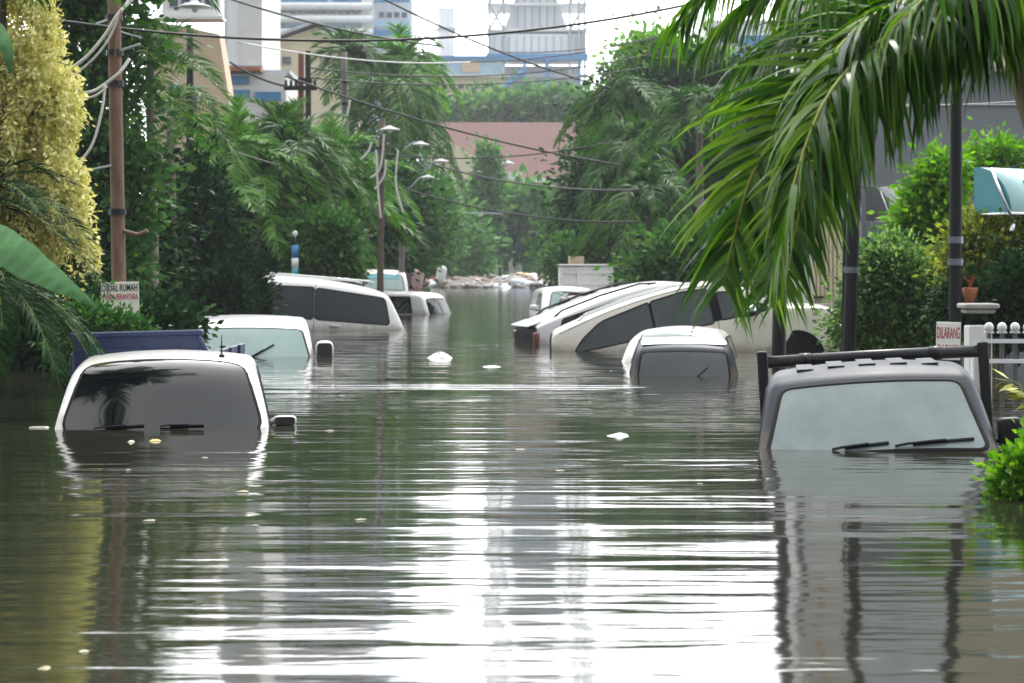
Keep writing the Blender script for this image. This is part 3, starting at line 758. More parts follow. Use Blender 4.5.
MB().box((-2.09, 0, 1.43), (.30, 1.1, .03), (0, -.12, 0), .012).build('spoiler', M_lightsilver, r7)
MB().tube([(-1.2, .2, 1.66), (-1.5, .2, 1.86)], [.008, .004], 5).build('aerial', M_black, r7)

# maroon car with black tailgate further on
c = Car(HATCH, 1.66, .93, 1.585, .15)
r8 = pose('maroon_hatchback', 'dark maroon hatchback with a black roof, just showing over the silver estate car', 'car', (-1.5, -.6, 1.5), P(588, 297, 41), 24, 3, 0, 1.05)
c.body(M_maroon, r8)
MB().box((-.55, 0, 1.585), (1.9, 1.16, .03), (0, -.01, 0), .012).build('black_roof', M_black, r8)
for sd_ in (-1, 1):
    c.side_window([(-.12, 1.0), (-.12, 1.46), (.45, 1.45), (.98, 1.06), (.95, 1.0)], sd_, M_gdark, r8); c.side_window([(-1.25, 1.0), (-1.12, 1.46), (-.2, 1.47), (-.2, 1.0)], sd_, M_gdark, r8)
    c.mirror(.85, 1.0, sd_, r8, M_white)
c.end_window((-1.74, .97), (-1.56, 1.40), .95, .92, M_ggrey, r8, name='rear_window')

# white van further down
c = Car(VAN, 1.70, .98, 1.66, .20, r=.16)
r9 = pose('white_van', 'rounded white van with a pale green windscreen, in front of the box truck', 'van', (1.42, 0, .80), P(572, 319, 52.5), -84, 1, 0, .98)
c.body(M_white, r9)
c.end_window((.98, 1.50), (1.44, 1.0), .84, .92, M_gpale, r9, .10)
for sd_ in (-1, 1): c.side_window([(.1, 1.03), (.1, 1.48), (.72, 1.48), (1.18, 1.08), (1.15, 1.03)], sd_, M_ggrey, r9)
c.mirror(1.12, 1.05, -1, r9, M_white); c.mirror(1.12, 1.05, 1, r9, M_black)
c.wiper((.98, -.5), (.6, .0), r9)

# box truck
bt = pose('box_truck', 'white box truck with slatted cargo body, carrying a carton on its roof', 'truck', (0, 0, 0), (X(587, 66), 66, 0), -90)
sc_ = 66 / FPX
k = MB(); wd = 53 * sc_; top_ = Zp(266, 66)
k.box((-1.6, 0, (top_ - .8) / 2), (3.4, wd, top_ + .8), None, .04)
for z in np.linspace(.1, top_ - .2, 4): k.box((.115, 0, z), (.05, wd * .96, .08))
for y in (-.5, -.17, .17, .5): k.box((.125, y * wd * .95, top_ / 2 - .2), (.06, .07, top_ + .3))
k.build('cargo_box', M_whitewall, bt)
k = MB(); k.box((-1.6, 0, top_ + .03), (3.5, wd + .1, .06), None, .02); k.build('roof_cap', M_lightsilver, bt)
c = Car(CAB, 1.6, .98, 1.6, .1); cb = empty('cab'); cb.parent = bt; cb.location = (1.0, 0, -1.0)
c.body(M_white, cb); c.end_window((.40, 1.47), (.85, 1.04), .95, 1.0, M_gdark, cb)
MB().box((X(577, 66), 66 + .9, top_ + .06 + .13), (14 * sc_, .5, .26), (0, 0, .1), .015).build('carton', mat('cardboard', (.50, .38, .26), .9))
tag(bpy.data.objects['carton'], 'pale cardboard carton sitting on the roof of the white box truck', 'box')

# grey small car
c = Car(HATCH, 1.62, .93, 1.585, .20, r=.12, crown=.03)
r11 = pose('grey_hatchback', 'small dark grey hatchback seen from behind, sunk to its rear window, in mid street', 'car', (-1.74, 0, 1.12), P(684, 377, 24.9), 85.5, 0, 0, .90)
c.body(M_grey, r11)
rf = MB(); c.fill(round_poly([(-1.38, -.60), (-1.38, .60), (.30, .58), (.30, -.58)], .12), lambda q: Vector((q.x, q.y, 1.62 - .02 * (q.y / .6) ** 2 - .055 * ((q.x + .35) / 1) ** 2 + .008)), rf, 5); rf.build('roof_panel', M_lightsilver, r11, True)
c.end_window((-1.76, .92), (-1.555, 1.425), 1.10, 1.10, mat('rear_glass_grey', (.05, .056, .062), .06, 0, .6, .2, 2, 0, .6), r11, .07, 'rear_window')
c.wiper((.02, .1), (.6, -.55), r11, .006)
for sd_ in (-1, 1):
    c.side_window([(-1.3, 1.0), (-1.12, 1.46), (-.2, 1.47), (-.2, 1.0)], sd_, M_gdark, r11); c.side_window([(-.12, 1.0), (-.12, 1.46), (.45, 1.45), (.98, 1.06), (.95, 1.0)], sd_, M_gdark, r11)

# white rounded car behind the grey one
c = Car(HATCH, 1.60, .93, 1.585, .22, r=.16)
r12 = pose('white_saloon_car', 'white car with rounded roof, wedged between the grey hatchback and the white estate car', 'car', (1.2, 0, 1.12), P(672, 366, 28.4), -100, 0, 0, 1.02)
c.body(M_white, r12)
c.end_window((.50, 1.545), (1.17, 1.0), .94, 1.0, M_gfogsky, r12, .12)
for sd_ in (-1, 1):
    c.side_window([(-.12, 1.0), (-.12, 1.46), (.45, 1.45), (.98, 1.06), (.95, 1.0)], sd_, M_gpale, r12); c.side_window([(-1.25, 1.0), (-1.12, 1.46), (-.2, 1.47), (-.2, 1.0)], sd_, M_ggrey, r12)

# pickup front right
c = Car(CAB, 1.76, .98, 1.60, .14, r=.10, crown=.04)
r13 = pose('grey_pickup_truck', 'dark grey pickup truck with black pipe rack over its cab and a windscreen coloured pale for mist and reflected sky', 'truck', (.88, 0, 1.045), P(877, 450, 14.75), -97.5, 0, 3.5, 1.0)
c.body(M_grey, r13)
c.end_window((.37, 1.495), (.855, 1.025), .965, 1.03, M_gfogsky, r13, .07, 'windscreen', .035)
c.wiper((.975, -.42), (.92, .10), r13, .008); c.wiper((.975, .17), (.88, .90), r13, .008)
MB().box((.44, 0, 1.405), (.02, .24, .055), (0, -.2, 0), .01).build('inner_mirror', M_awning, r13)
for sd_ in (-1, 1): c.side_window([(-.5, 1.03), (-.5, 1.47), (.18, 1.47), (.68, 1.06), (.66, 1.03)], sd_, M_gdark, r13)
for sd_ in (1,):
    mb = MB(); mb.ellipsoid((.58, sd_ * 1.0, 1.10), (.13, .19, .23), 14, 10, .45); mb.tube([(.55, sd_ * .82, 1.02), (.58, sd_ * .95, 1.06)], .018, 6)
    o = mb.build('wing_mirror', M_black, r13, True)
MB().tube([(.62, y, 1.02 + .004) for y in (-.7, .7)], .01, 5).build('cowl_strip', M_rubber, r13)
# ridged roof
rb = MB()
for y in (-.48, -.24, 0, .24, .48): rb.box((-.28, y, 1.643 - .03 * (y / .6) ** 2), (.80, .13, .010), None, .004)
rb.build('roof_ribs', mat('dull_grey_paint', (.045, .05, .056), .55, 0, 0, .25, 6, 0, .2), r13)
rk = empty('pipe_rack'); rk.parent = r13; rk.location.y = .09
for sd_ in (-1, 1):
    MB().box((-1.02, sd_ * .905, 1.23 if sd_ > 0 else 1.25), (.075, .085, .98), None, .008).build('post', M_blackmetal, rk)
mb = MB(); mb.tube([(-1.02, -.86, 1.645), (-1.02, 0, 1.65), (-1.02, .86, 1.645)], .052, 14)
for y in (-.55, .52): mb.tube([(-1.02, y - .05, 1.647), (-1.02, y + .05, 1.647)], .06, 14)
mb.build('cross_pipe', M_blackmetal, rk, True)
bd = MB(); bd.box((-2.0, 0, .78), (1.8, 1.7, .10)); bd.box((-1.14, 0, .95), (.05, 1.7, .4))
for sd_ in (-1, 1): bd.box((-2.0, sd_ * .83, .95), (1.68, .05, .4))
bd.build('cargo_bed', M_slate, r13)

# blue truck bed behind the white hatchback
Yb = 19.9; sb = FPX / Yb
bb = empty('blue_truck', (X(137, Yb), Yb, 0), 'navy blue truck bed with ribbed sides, just behind the white hatchback', 'truck')
wd = 128 / sb; tp = Zp(334, Yb)
def bedpart(name, f, m=M_navy):
    k = MB(); f(k); return k.build(name, m, bb)
bedpart('tailgate', lambda k: (k.box((0, 0, tp / 2 - .42), (wd, .05, tp + .84), None, .01), [k.box((x, -.04, tp / 2 - .45), (.05, .05, tp + .66)) for x in (-.31 * wd, .02 * wd, .31 * wd)], k.box((0, -.035, tp - .16), (wd * .99, .03, .03))))
bedpart('top_rail', lambda k: k.box((0, -.01, tp), (wd + .05, .10, .055), (0, R(-1.5), 0), .01))
for sd_ in (-1, 1):
    bedpart('side_panel', lambda k: (k.box((sd_ * (wd / 2 + .02), 1.5, tp / 2 - .5), (.05, 2.9, tp + .6), None, .01), [k.box((sd_ * (wd / 2 + .055), y, tp / 2 - .5), (.03, .06, tp + .6)) for y in (.3, 1.0, 1.7, 2.4)]))
bedpart('corner_stay', lambda k: k.tube([(wd / 2 - .02, -.05, tp - .02), (wd / 2 + .12, -.05, tp - .30)], .03, 6))
bedpart('floor_panel', lambda k: k.box((0, 1.5, -.5), (wd - .05, 2.85, .06)))

# ------------------------------------------------------------------ big palm hanging in from the right
def near_palm():
    rng = rng_next(); Y0 = 10.0
    top = P(1052, 40, Y0)
    base = Vector((top.x + .45, Y0 + .2, BED))
    root = empty('palm_tree', base, 'big palm with long drooping green fronds hanging in over the street at upper right', 'palm')
    o = Vector(base)
    # midribs: photo place and distance of points along each frond
    fr = [
        # (points (px, py, Y)), leaflets, length, width, side angle, droop, plane normal
        ([(1040, 40, 10), (960, 22, 9.9), (885, 45, 9.8), (828, 84, 9.7), (782, 128, 9.65), (752, 175, 9.6), (735, 232, 9.6), (722, 290, 9.6)], 84, .66, .030, 58, .9, (0, -1, .25)),
        ([(1040, 30, 10), (950, -42, 10.2), (850, -70, 10.4), (770, -50, 10.6), (710, -10, 10.7), (675, 32, 10.8)], 84, .62, .030, 66, 2.2, None),
        ([(1040, 35, 10), (950, 18, 9.4), (880, 42, 9.1), (826, 100, 8.9), (794, 185, 8.8), (778, 265, 8.8)], 90, .56, .032, 62, 1.9, None),
        ([(1040, 35, 10), (960, 25, 9.6), (890, 62, 9.4), (832, 130, 9.3), (800, 210, 9.3), (782, 300, 9.3)], 84, .46, .030, 70, .7, (.2, -1, .3)),
        ([(1045, 20, 10), (985, -70, 9.2), (920, -90, 8.8), (856, -60, 8.5), (800, -5, 8.3)], 90, .58, .034, 62, 2.8, None),
        ([(1050, 30, 10), (1000, -30, 8.9), (965, -24, 8.3), (928, -4, 8.0), (892, 30, 7.9)], 56, .56, .034, 62, 2.9, None),
        ([(1050, 45, 10), (1000, 20, 10.5), (940, 22, 11), (880, 55, 11.4), (830, 105, 11.6)], 60, .40, .028, 66, 1.4, None),
        ([(1045, 20, 10), (1000, -90, 10.8), (930, -140, 11.5), (840, -110, 12.0), (760, -60, 12.3), (705, 5, 12.4)], 80, .70, .032, 66, 2.4, None),
        ([(1045, 25, 10), (960, -10, 10.8), (870, -5, 11.3), (800, 25, 11.6), (750, 70, 11.8), (722, 110, 11.9)], 76, .60, .028, 66, 1.9, None),
        ([(1055, 20, 10), (1090, -60, 9.6), (1130, -60, 9.3), (1170, -10, 9.1), (1190, 80, 9.0)], 40, .6, .034, 60, 2.0, None),
        ([(1055, 20, 10), (1080, -90, 10.6), (1110, -120, 11.2), (1150, -80, 11.6), (1180, 0, 11.8)], 40, .6, .034, 60, 2.0, None),
        ([(1050, 20, 10), (1030, -60, 9.2), (1010, -100, 8.4), (990, -95, 7.8), (968, -60, 7.5)], 50, .52, .032, 60, 2.4, None),
        ([(1050, 50, 10), (1010, 22, 10.2), (975, 20, 10.6), (945, 40, 11), (925, 75, 11.3)], 44, .40, .026, 62, 1.7, None),
        ([(1048, 45, 10), (985, 2, 9.6), (915, -2, 9.35), (856, 30, 9.2), (812, 92, 9.1), (786, 165, 9.1)], 90, .54, .032, 60, 2.0, None),
        ([(1045, 40, 10), (970, 22, 9.8), (895, 52, 9.75), (830, 120, 9.7), (790, 205, 9.7), (766, 300, 9.7)], 84, .52, .030, 66, .9, (-.2, -1, .4)),
        ([(1045, 20, 10), (940, -34, 10.1), (840, -38, 10.2), (765, -5, 10.3), (705, 45, 10.35)], 90, .56, .030, 62, 2.0, None),
        ([(1045, 25, 10), (930, 6, 10), (835, 14, 10), (768, 52, 10), (722, 108, 10)], 90, .50, .030, 60, 1.6, None),
    ]
    for pts, nl, ln, wd, sa, dr, up in fr:
        w3 = catmull([P(*p) for p in pts], 26, False)
        w3 = [p - o for p in w3]
        v, f = frond_arrays(w3, nl, ln, wd * 1.22, rng, sa, dr, up=Vector(up) if up else None, seg=6, twist=.5, vee=.10, flop=.5, lprof=lambda t: (math.sin(PI * (.2 + .68 * t)) ** .8))
        fo = npmesh('frond', np.array([tuple(q) for q in v]), np.array(f), L_near, root)
        rb = MB(); rb.tube(w3, [.018 * (1 - .85 * i / 25) + .003 for i in range(26)], 6); rb.build('midrib', M_rachis, fo, True)
    t = MB(); tp = top - o; n = 22
    t.tube([Vector((0, 0, 0)).lerp(tp, i / n) + Vector((-.10 * math.sin(PI * i / n), 0, 0)) for i in range(n + 1)], [(.13 - .035 * i / n) * (1 + .07 * (i % 2)) for i in range(n + 1)], 12)
    t.build('trunk', M_palmbark, root, True)
    sh = MB(); sh.tube([P(1064, 190, Y0) - o, P(1055, 130, Y0) - o, P(1044, 80, Y0) - o, P(1040, 40, Y0) - o, P(1040, 10, Y0) - o], [.11, .15, .17, .13, .05], 12); sh.build('crown_shaft', mat('crownshaft', (.30, .24, .08), .6, 0, 0, .45, 6, .4, stretch=(1, 1, .3)), root, True)
near_palm()

# ------------------------------------------------------------------ left side planting
# yellow weeping tree
def weeping(name, label, Y, blobs, m, n_strands=520, per=60):
    rng = rng_next(); s = FPX / Y
    b = np.array([(X(q[0] - 14, Y), Y, Zp(q[1], Y), q[2] / s, q[2] / s * .8, q[3] / s) for q in blobs])
    base = Vector((X(-45, Y), Y + .2, BED)); root = empty(name, base, label, 'tree'); o = np.array(base)
    w_ = (b[:, 3] * b[:, 5]); idx = rng.choice(len(b), n_strands, p=w_ / w_.sum())
    u = norm(rng.normal(size=(n_strands, 3))); nc = 110; ci = rng.choice(n_strands, nc, replace=False); cu = u[ci]; cb = b[idx[ci]]
    cst = cb[:, :3] + cu * (.6 + .55 * rng.random((nc, 1))) * cb[:, 3:]; pick = rng.integers(0, nc, n_strands)
    u = norm(cu[pick] + rng.normal(size=(n_strands, 3)) * .25); st = cst[pick] + rng.normal(size=(n_strands, 3)) * np.array([.10, .10, .14])
    t = np.linspace(0, 1, per)[None, :, None]; Ls = (.22 + .55 * rng.random((n_strands, 1, 1)) ** 1.5)
    out = np.stack([u[:, 0], u[:, 1], 0 * u[:, 0]], -1)[:, None, :]
    pos = st[:, None, :] + out * (.28 * Ls * t) + np.array([0, 0, -1]) * Ls * (t ** 1.6) + rng.normal(size=(n_strands, per, 3)) * .035
    pos = pos.reshape(-1, 3); d = rng.normal(size=pos.shape) * .8 + np.array([0, 0, -.5])
    d += np.repeat(u, per, 0) * .5
    Lf = .045 + .05 * rng.random(len(pos))
    leaf_mesh('crown', pos - o, d, Lf, Lf * .5, m, root, rng)
    tb = MB(); top = Vector(b[:, :3].mean(0)) - base
    tb.tube([(0, 0, 0), (.1, 0, 1.2), (.02, 0, 2.2), top, top + Vector((0, 0, 1.4))], [.14, .12, .1, .07, .02], 10)
    for k in range(24):
        q = Vector(st[k * 20]) - base; tb.tube([top * .7, top.lerp(q, .5) + Vector((0, 0, .25)), q], [.04, .025, .006], 5, False)
    tb.build('trunk', M_bark, root, True)
weeping('weeping_tree', 'pale yellow weeping tree with dense hanging sprays at the far left', 22.5,
        [(20, 20, 55, 60), (5, 80, 60, 70), (35, 90, 45, 60), (0, 150, 70, 60), (38, 160, 40, 55), (62, 60, 18, 50), (60, 210, 26, 30), (-50, 100, 70, 120), (10, -70, 70, 70), (50, -40, 35, 50), (-40, 0, 60, 80)], L_yel, 1500, 60)

leafy('broadleaf_tree', 'large broad leaved green tree behind the rusty pole at upper left', 'tree', 33,
      [(85, 20, 45, 50), (125, 30, 30, 50), (80, 120, 50, 70), (128, 110, 30, 60), (110, 190, 45, 60), (60, -40, 70, 60), (120, -60, 50, 50), (90, 250, 55, 60), (40, 200, 60, 90)], L_mid, (.16, .10), 420, 50, .22, (100, .14), depth=.7)
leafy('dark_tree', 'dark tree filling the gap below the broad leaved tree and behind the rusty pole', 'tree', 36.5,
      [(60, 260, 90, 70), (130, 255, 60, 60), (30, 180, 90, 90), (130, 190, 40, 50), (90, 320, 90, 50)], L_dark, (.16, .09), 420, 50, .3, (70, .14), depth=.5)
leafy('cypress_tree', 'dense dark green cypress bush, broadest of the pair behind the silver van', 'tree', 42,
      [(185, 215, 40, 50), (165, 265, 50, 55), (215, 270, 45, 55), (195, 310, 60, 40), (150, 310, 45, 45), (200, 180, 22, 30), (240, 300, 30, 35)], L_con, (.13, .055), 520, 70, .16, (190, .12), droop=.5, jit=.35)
leafy('cypress_tree', 'slimmer dark green cypress in front of the white people carrier bonnet', 'tree', 36.3,
      [(222, 302, 24, 30), (212, 325, 20, 20), (240, 306, 12, 14)], L_con, (.10, .045), 150, 70, .10, (236, .05), droop=.5, jit=.35)
leafy('round_shrub', 'rounded green shrub partly covering the white sign on the rusty pole', 'shrub', 24.5,
      [(112, 338, 26, 20), (90, 338, 26, 24), (130, 340, 18, 14), (82, 326, 14, 12)], L_mid, (.075, .045), 260, 60, .10, (108, .04), flowers=(40, .03))
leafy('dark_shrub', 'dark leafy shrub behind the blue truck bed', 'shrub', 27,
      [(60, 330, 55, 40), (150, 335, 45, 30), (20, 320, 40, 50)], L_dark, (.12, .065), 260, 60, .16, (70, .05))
# hanging palm beside the left hatchback
palm('small_palm', 'dark feathery palm hanging down to the water left of the white hatchback', 18.2, -6, 292, L_dark, 24, 1.0, (.30, .020), 36, .045, (.8, 1.4), (0, 60), droop=1.4, lean=-.25)
palm('small_palm', 'slender feathery palm at the left edge, under the yellow weeping tree', 21.5, -34, 200, L_dark, 18, 1.5, (.40, .022), 34, .06, (.5, 1.0), (5, 65), droop=1.0)
palm('garden_palm', 'dark palm with arching fronds high between the rusty pole and the peach building', 34, 152, 62, L_palm, 17, 1.75, (.50, .030), 34, .09, (.4, .9), (0, 70), droop=.9)
palm('garden_palm', 'dark palm with low hanging fronds beside the black street pole on the left', 37, 172, 100, L_palm, 15, 1.5, (.46, .030), 30, .09, (.6, 1.2), (-10, 50), droop=1.1)

leafy('understory_shrub', 'dark leafy undergrowth shrub at the foot of the clump palms, beside the striped pole', 'shrub', 49.2,
      [(320, 262, 22, 20), (334, 268, 14, 14), (315, 240, 20, 18), (332, 240, 16, 16)], L_mid, (.17, .09), 260, 56, .24, (330, .05), droop=-.3)
leafy('understory_shrub', 'dark leafy undergrowth shrub behind the red palm stems, left of the striped pole', 'shrub', 50.5,
      [(262, 255, 20, 24), (278, 268, 14, 14), (245, 240, 18, 22)], L_dark, (.17, .09), 200, 56, .24, (262, .05), droop=-.3)
palm('garden_palm', 'slender palm leaning over the white hatchback, crown above the top left corner', 17.6, 8, -185, L_palm, 34, 1.75, (.55, .04), 40, .06, (.5, 1.2), (-5, 60), droop=1.0, lean=-.5)
# banana leaf at the left edge
def banana():
    Y = 12.0; root = empty('banana_plant', P(-70, 520, Y), 'banana plant with one broad pale green leaf reaching in at the left edge', 'plant'); o = Vector(root.location); root.location.z = BED; o.z = BED
    def leaf(ctrl, wid, nm):
        c = catmull([P(*q) for q in ctrl], 72, False); V = []; F = []; W = 6; rng = random.Random(4)
        for i, p in enumerate(c):
            t = i / 71; tg = (c[min(i + 1, 71)] - c[max(i - 1, 0)]).normalized(); sd_ = tg.cross(Vector((0, -.93, .36))).normalized(); nn = sd_.cross(tg)
            wv = wid * (max(0, math.sin(PI * min(1, .14 + .85 * t))) ** .8)
            for k in range(-W, W + 1):
                f = k / W; ww = wv * (1 + .03 * math.sin(i * .7 + f * 2) + (-.12 if i in (24, 25, 47) and f > 0 else 0))
                V.append(p - o + sd_ * f * ww + nn * (-abs(f) ** 1.5 * wv * .16 + .0045 * math.sin(i * 1.75 + abs(f) * 2.2) + .008 * math.sin(i * .31)))
        n = 2 * W + 1
        for i in range(71):
            for k in range(2 * W): F.append((i * n + k, i * n + k + 1, i * n + n + k + 1, i * n + n + k))
        lo = npmesh('leaf', np.array([tuple(v) for v in V]), np.array(F), L_banana, root, True)
        MB().tube([p - o + Vector((0, .03, -.005)) for p in c], [.010 * (1 - .8 * i / 71) for i in range(72)], 6).build('midrib', M_rachis, lo, True)
    leaf([(-80, 330, 12.4), (-58, 222, 12.2), (-20, 236, 12.1), (18, 256, 11.9), (58, 282, 11.7), (96, 306, 11.6)], .135, 'leaf')
    leaf([(-70, 320, 12.4), (-60, 150, 12.3), (-40, 60, 12.2), (-12, 30, 12.2), (6, 48, 12.1), (10, 75, 12.1)], .14, 'leaf')
    leaf([(-75, 320, 12.4), (-110, 180, 12.6), (-140, 110, 12.8), (-190, 110, 13)], .18, 'leaf')
    MB().tube([(0, 0, 0), P(-68, 400, 12.2) - o, P(-66, 320, 12.4) - o], [.12, .09, .05], 10).build('stem', mat('banana_stem', (.22, .24, .08), .6, 0, 0, .4, 6, .3, stretch=(1, 1, .2)), root, True)
banana()

# clumping palms on the left
clumps = [
    (50, 235, 150, 18, 2.1, L_palmbright, 'bright clump palm in front of the blue shop front, nearest the black street pole'),
    (52, 285, 140, 18, 2.2, L_palm, 'dark clump palm below the double wooden pole with its crossarm'),
    (56, 330, 160, 18, 2.2, L_palmbright, 'yellow green clump palm leaning over the roof of the white people carrier'),
    (54, 262, 190, 16, 1.9, L_palm, 'low dark clump palm with red stems just left of the blue and white striped pole'),
    (60, 345, 205, 16, 2.2, L_palm, 'low clump palm between the striped pole and the tangled cables'),
    (64, 318, 215, 16, 2.2, L_dark, 'darkest clump palm, directly above the roof of the white people carrier'),
]
for Y, px, py, nf, L_, m, lab in clumps:
    palm('clump_palm', lab, Y, px, py, m, nf, L_, (.62, .060), 34, .05, (.4, 1.1), (5, 85), droop=.9, clump=4, group='clump palms along the left side', bark=M_redstem if 'red stems' in lab else M_palmbark)
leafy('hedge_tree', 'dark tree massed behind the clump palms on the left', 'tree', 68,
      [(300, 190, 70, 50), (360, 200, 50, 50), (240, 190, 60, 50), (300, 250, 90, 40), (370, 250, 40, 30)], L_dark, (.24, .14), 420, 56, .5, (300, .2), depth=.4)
palm('tall_palm', 'tall palm with a wide drooping crown above the street lamps, left of centre', 88, 392, 92, L_palm, 26, 3.9, (1.15, .11), 32, .17, (.9, 1.9), (0, 70), droop=1.2)
palm('tall_palm', 'tall palm with a yellowish crown in front of the blue factory', 98, 405, 60, L_palmbright, 24, 3.4, (1.0, .11), 30, .17, (.5, 1.4), (0, 80), droop=1.0)
palm('tall_palm', 'ragged tall palm between the cream gabled house and the tangled cables', 96, 352, 60, L_palm, 24, 3.4, (1.0, .11), 30, .17, (.5, 1.4), (0, 80), droop=1.0)
leafy('street_tree', 'green street tree under the drooping tall palm left of centre', 'tree', 104,
      [(395, 205, 34, 40), (362, 195, 30, 40), (415, 232, 24, 30), (380, 245, 40, 34)], L_mid, (.32, .18), 300, 60, .7, (395, .25), depth=.6)
leafy('vine_column_tree', 'narrow vine covered tree in front of the white gable of the red roofed building', 'tree', 150,
      [(441, 200, 9, 26), (443, 232, 13, 28), (430, 250, 16, 18)], L_far, (.42, .24), 150, 50, .5, (440, .25))
leafy('street_tree', 'pale green street tree at the left end of the green fence', 'tree', 168,
      [(440, 235, 26, 30), (425, 262, 24, 18), (460, 250, 20, 24)], L_far, (.7, .4), 150, 40, .9, (440, .25))
leafy('street_tree', 'slim tree standing before the red roof', 'tree', 178,
      [(488, 165, 6, 22), (487, 195, 9, 28), (484, 222, 12, 20)], L_far, (.5, .28), 130, 50, .5, (488, .25))
leafy('street_tree', 'low rounded bright tree spreading over the green fence at the street end', 'tree', 184,
      [(480, 228, 30, 16), (512, 224, 34, 20), (545, 228, 30, 18), (455, 236, 20, 14), (530, 208, 24, 16)], L_far, (.8, .45), 260, 44, 1.0, (505, .3))

# right side of the street, middle distance
leafy('street_tree', 'big dense street tree behind the palms on the right', 'tree', 82,
      [(640, 130, 60, 50), (690, 150, 60, 60), (620, 190, 50, 40), (670, 215, 60, 45), (725, 200, 50, 70), (700, 95, 50, 40), (760, 150, 50, 90), (750, 230, 60, 50)], L_dark, (.28, .15), 760, 70, .55, (648, .22), depth=.6)
leafy('street_tree', 'bright crowned tree peeping over the dark palm on the right', 'tree', 104,
      [(655, 62, 26, 26), (645, 90, 26, 24), (690, 80, 30, 30)], L_bright, (.32, .18), 230, 56, .62, (652, .25))
palm('tall_palm', 'dark tall palm with its fronds toward the blue factory beam, right of centre', 74, 622, 92, L_palm, 30, 2.6, (.8, .08), 34, .14, (.6, 1.4), (0, 80), droop=1.1)
palm('tall_palm', 'lower dark palm overlapping the red roof, right of centre', 70, 632, 150, L_palm, 30, 2.4, (.8, .08), 34, .14, (.6, 1.4), (0, 80), droop=1.1)
palm('tall_palm', 'heavy palm whose grey trunk stands behind the silver estate car', 60, 648, 190, L_palm, 32, 2.3, (.75, .075), 34, .15, (.7, 1.5), (-10, 75), droop=1.2)
palm('tall_palm', 'feathery palm behind the drooping near palm on the right', 66, 700, 110, L_palm, 26, 2.4, (.75, .07), 32, .14, (.5, 1.2), (0, 80), droop=1.0)
leafy('street_tree', 'light green tree below the palms, right of the street end', 'tree', 112,
      [(600, 195, 26, 36), (588, 228, 28, 28), (606, 238, 40, 34), (568, 252, 22, 16), (604, 160, 20, 24)], L_mid, (.34, .19), 360, 60, .65, (600, .25))
leafy('street_tree', 'bright bushy tree just behind the white box truck', 'tree', 92,
      [(600, 258, 44, 22), (640, 262, 44, 24), (578, 264, 18, 14)], L_mid, (.26, .15), 300, 60, .5, (600, .2))
leafy('street_tree', 'dark bushy tree behind the roof of the white estate car', 'tree', 52,
      [(690, 265, 40, 30), (735, 262, 40, 34), (660, 275, 26, 18), (770, 270, 30, 30)], L_mid, (.20, .11), 380, 56, .32, (712, .14))
leafy('distant_wood', 'hazy belt of green trees behind the red roofed building', 'tree', 232,
      [(460, 124, 30, 12), (500, 116, 30, 14), (540, 114, 30, 15), (578, 116, 28, 18), (425, 124, 28, 18), (620, 124, 36, 22)], L_far, (.9, .55), 420, 50, 1.0, (520, .4))

# right front planting
leafy('flowering_bush', 'wide dark bush with small white flowers between the two black poles on the right', 'shrub', 27.5,
      [(878, 300, 30, 34), (908, 295, 34, 40), (890, 338, 38, 28), (925, 330, 30, 34), (856, 326, 18, 24), (892, 264, 26, 20)], L_bush, (.085, .045), 520, 60, .13, (880, .05), flowers=(170, .055))
leafy('garden_tree', 'bright green tree with big leaves beside the grey hood awning', 'tree', 30,
      [(920, 226, 16, 26), (934, 190, 16, 24), (938, 235, 18, 34), (914, 252, 18, 16), (944, 168, 12, 12)], L_bright, (.14, .065), 230, 46, .14, (918, .05), droop=-.4)
leafy('garden_tree', 'young bright tree above the teal hood awning in front of the grey wall', 'tree', 33,
      [(994, 158, 26, 14), (1012, 176, 30, 18), (972, 176, 18, 16), (990, 140, 9, 12), (1045, 165, 34, 24)], L_bright, (.15, .06), 150, 40, .14, (992, .05), droop=-.35)
leafy('yellowish_bush', 'yellowish green bush under the teal hood awning on the right', 'shrub', 25.8,
      [(985, 245, 34, 26), (1015, 265, 34, 34), (970, 270, 22, 30), (1000, 300, 36, 30), (1040, 250, 30, 50)], L_olive, (.09, .05), 430, 60, .13, (1000, .05), flowers=(60, .05))
leafy('dark_bush', 'dark bush behind the fence with white ball tops', 'shrub', 24.6,
      [(1000, 320, 40, 20), (1030, 300, 40, 40), (965, 300, 16, 22)], L_dark, (.09, .05), 240, 60, .12, (1000, .05))
leafy('bright_bush', 'vivid green leafy bush at the right edge, touching the water beside the pickup mirror', 'shrub', 11.8,
      [(1032, 484, 18, 20), (1016, 496, 13, 9), (1046, 452, 10, 22), (1052, 490, 28, 24), (1018, 474, 8, 8), (1030, 464, 7, 12)], L_bright, (.06, .032), 330, 44, .05, (1030, .02), droop=.1)
def sprig(Y, px, py):
    rng = rng_next(); base = P(px + 30, py, Y); base.z = BED; root = empty('leaf_sprig', base, 'thin sprig with long yellow leaves in front of the grey fence, right edge', 'plant'); o = Vector(base)
    tip = P(px, py, Y) - o
    MB().tube([(0, 0, 0), (tip.x * .2, 0, tip.z * .7), (tip.x * .6, 0, tip.z * .97), tip], [.012, .01, .006, .003], 6).build('stem', M_rachis, root)
    ps = []; ds = []
    for k in range(16):
        f = k / 15; ps.append([tip.x * (.2 + .8 * f), 0, tip.z * (.9 + .1 * f)]); ds.append([-.9 + .5 * rng.normal(), .4 * rng.normal(), .4 * rng.normal() + .1])
    leaf_mesh('foliage', np.array(ps), np.array(ds), .17, .045, mat('yellow_sprig', (.42, .45, .04), .45), root, rng)
sprig(16.2, 1008, 378)

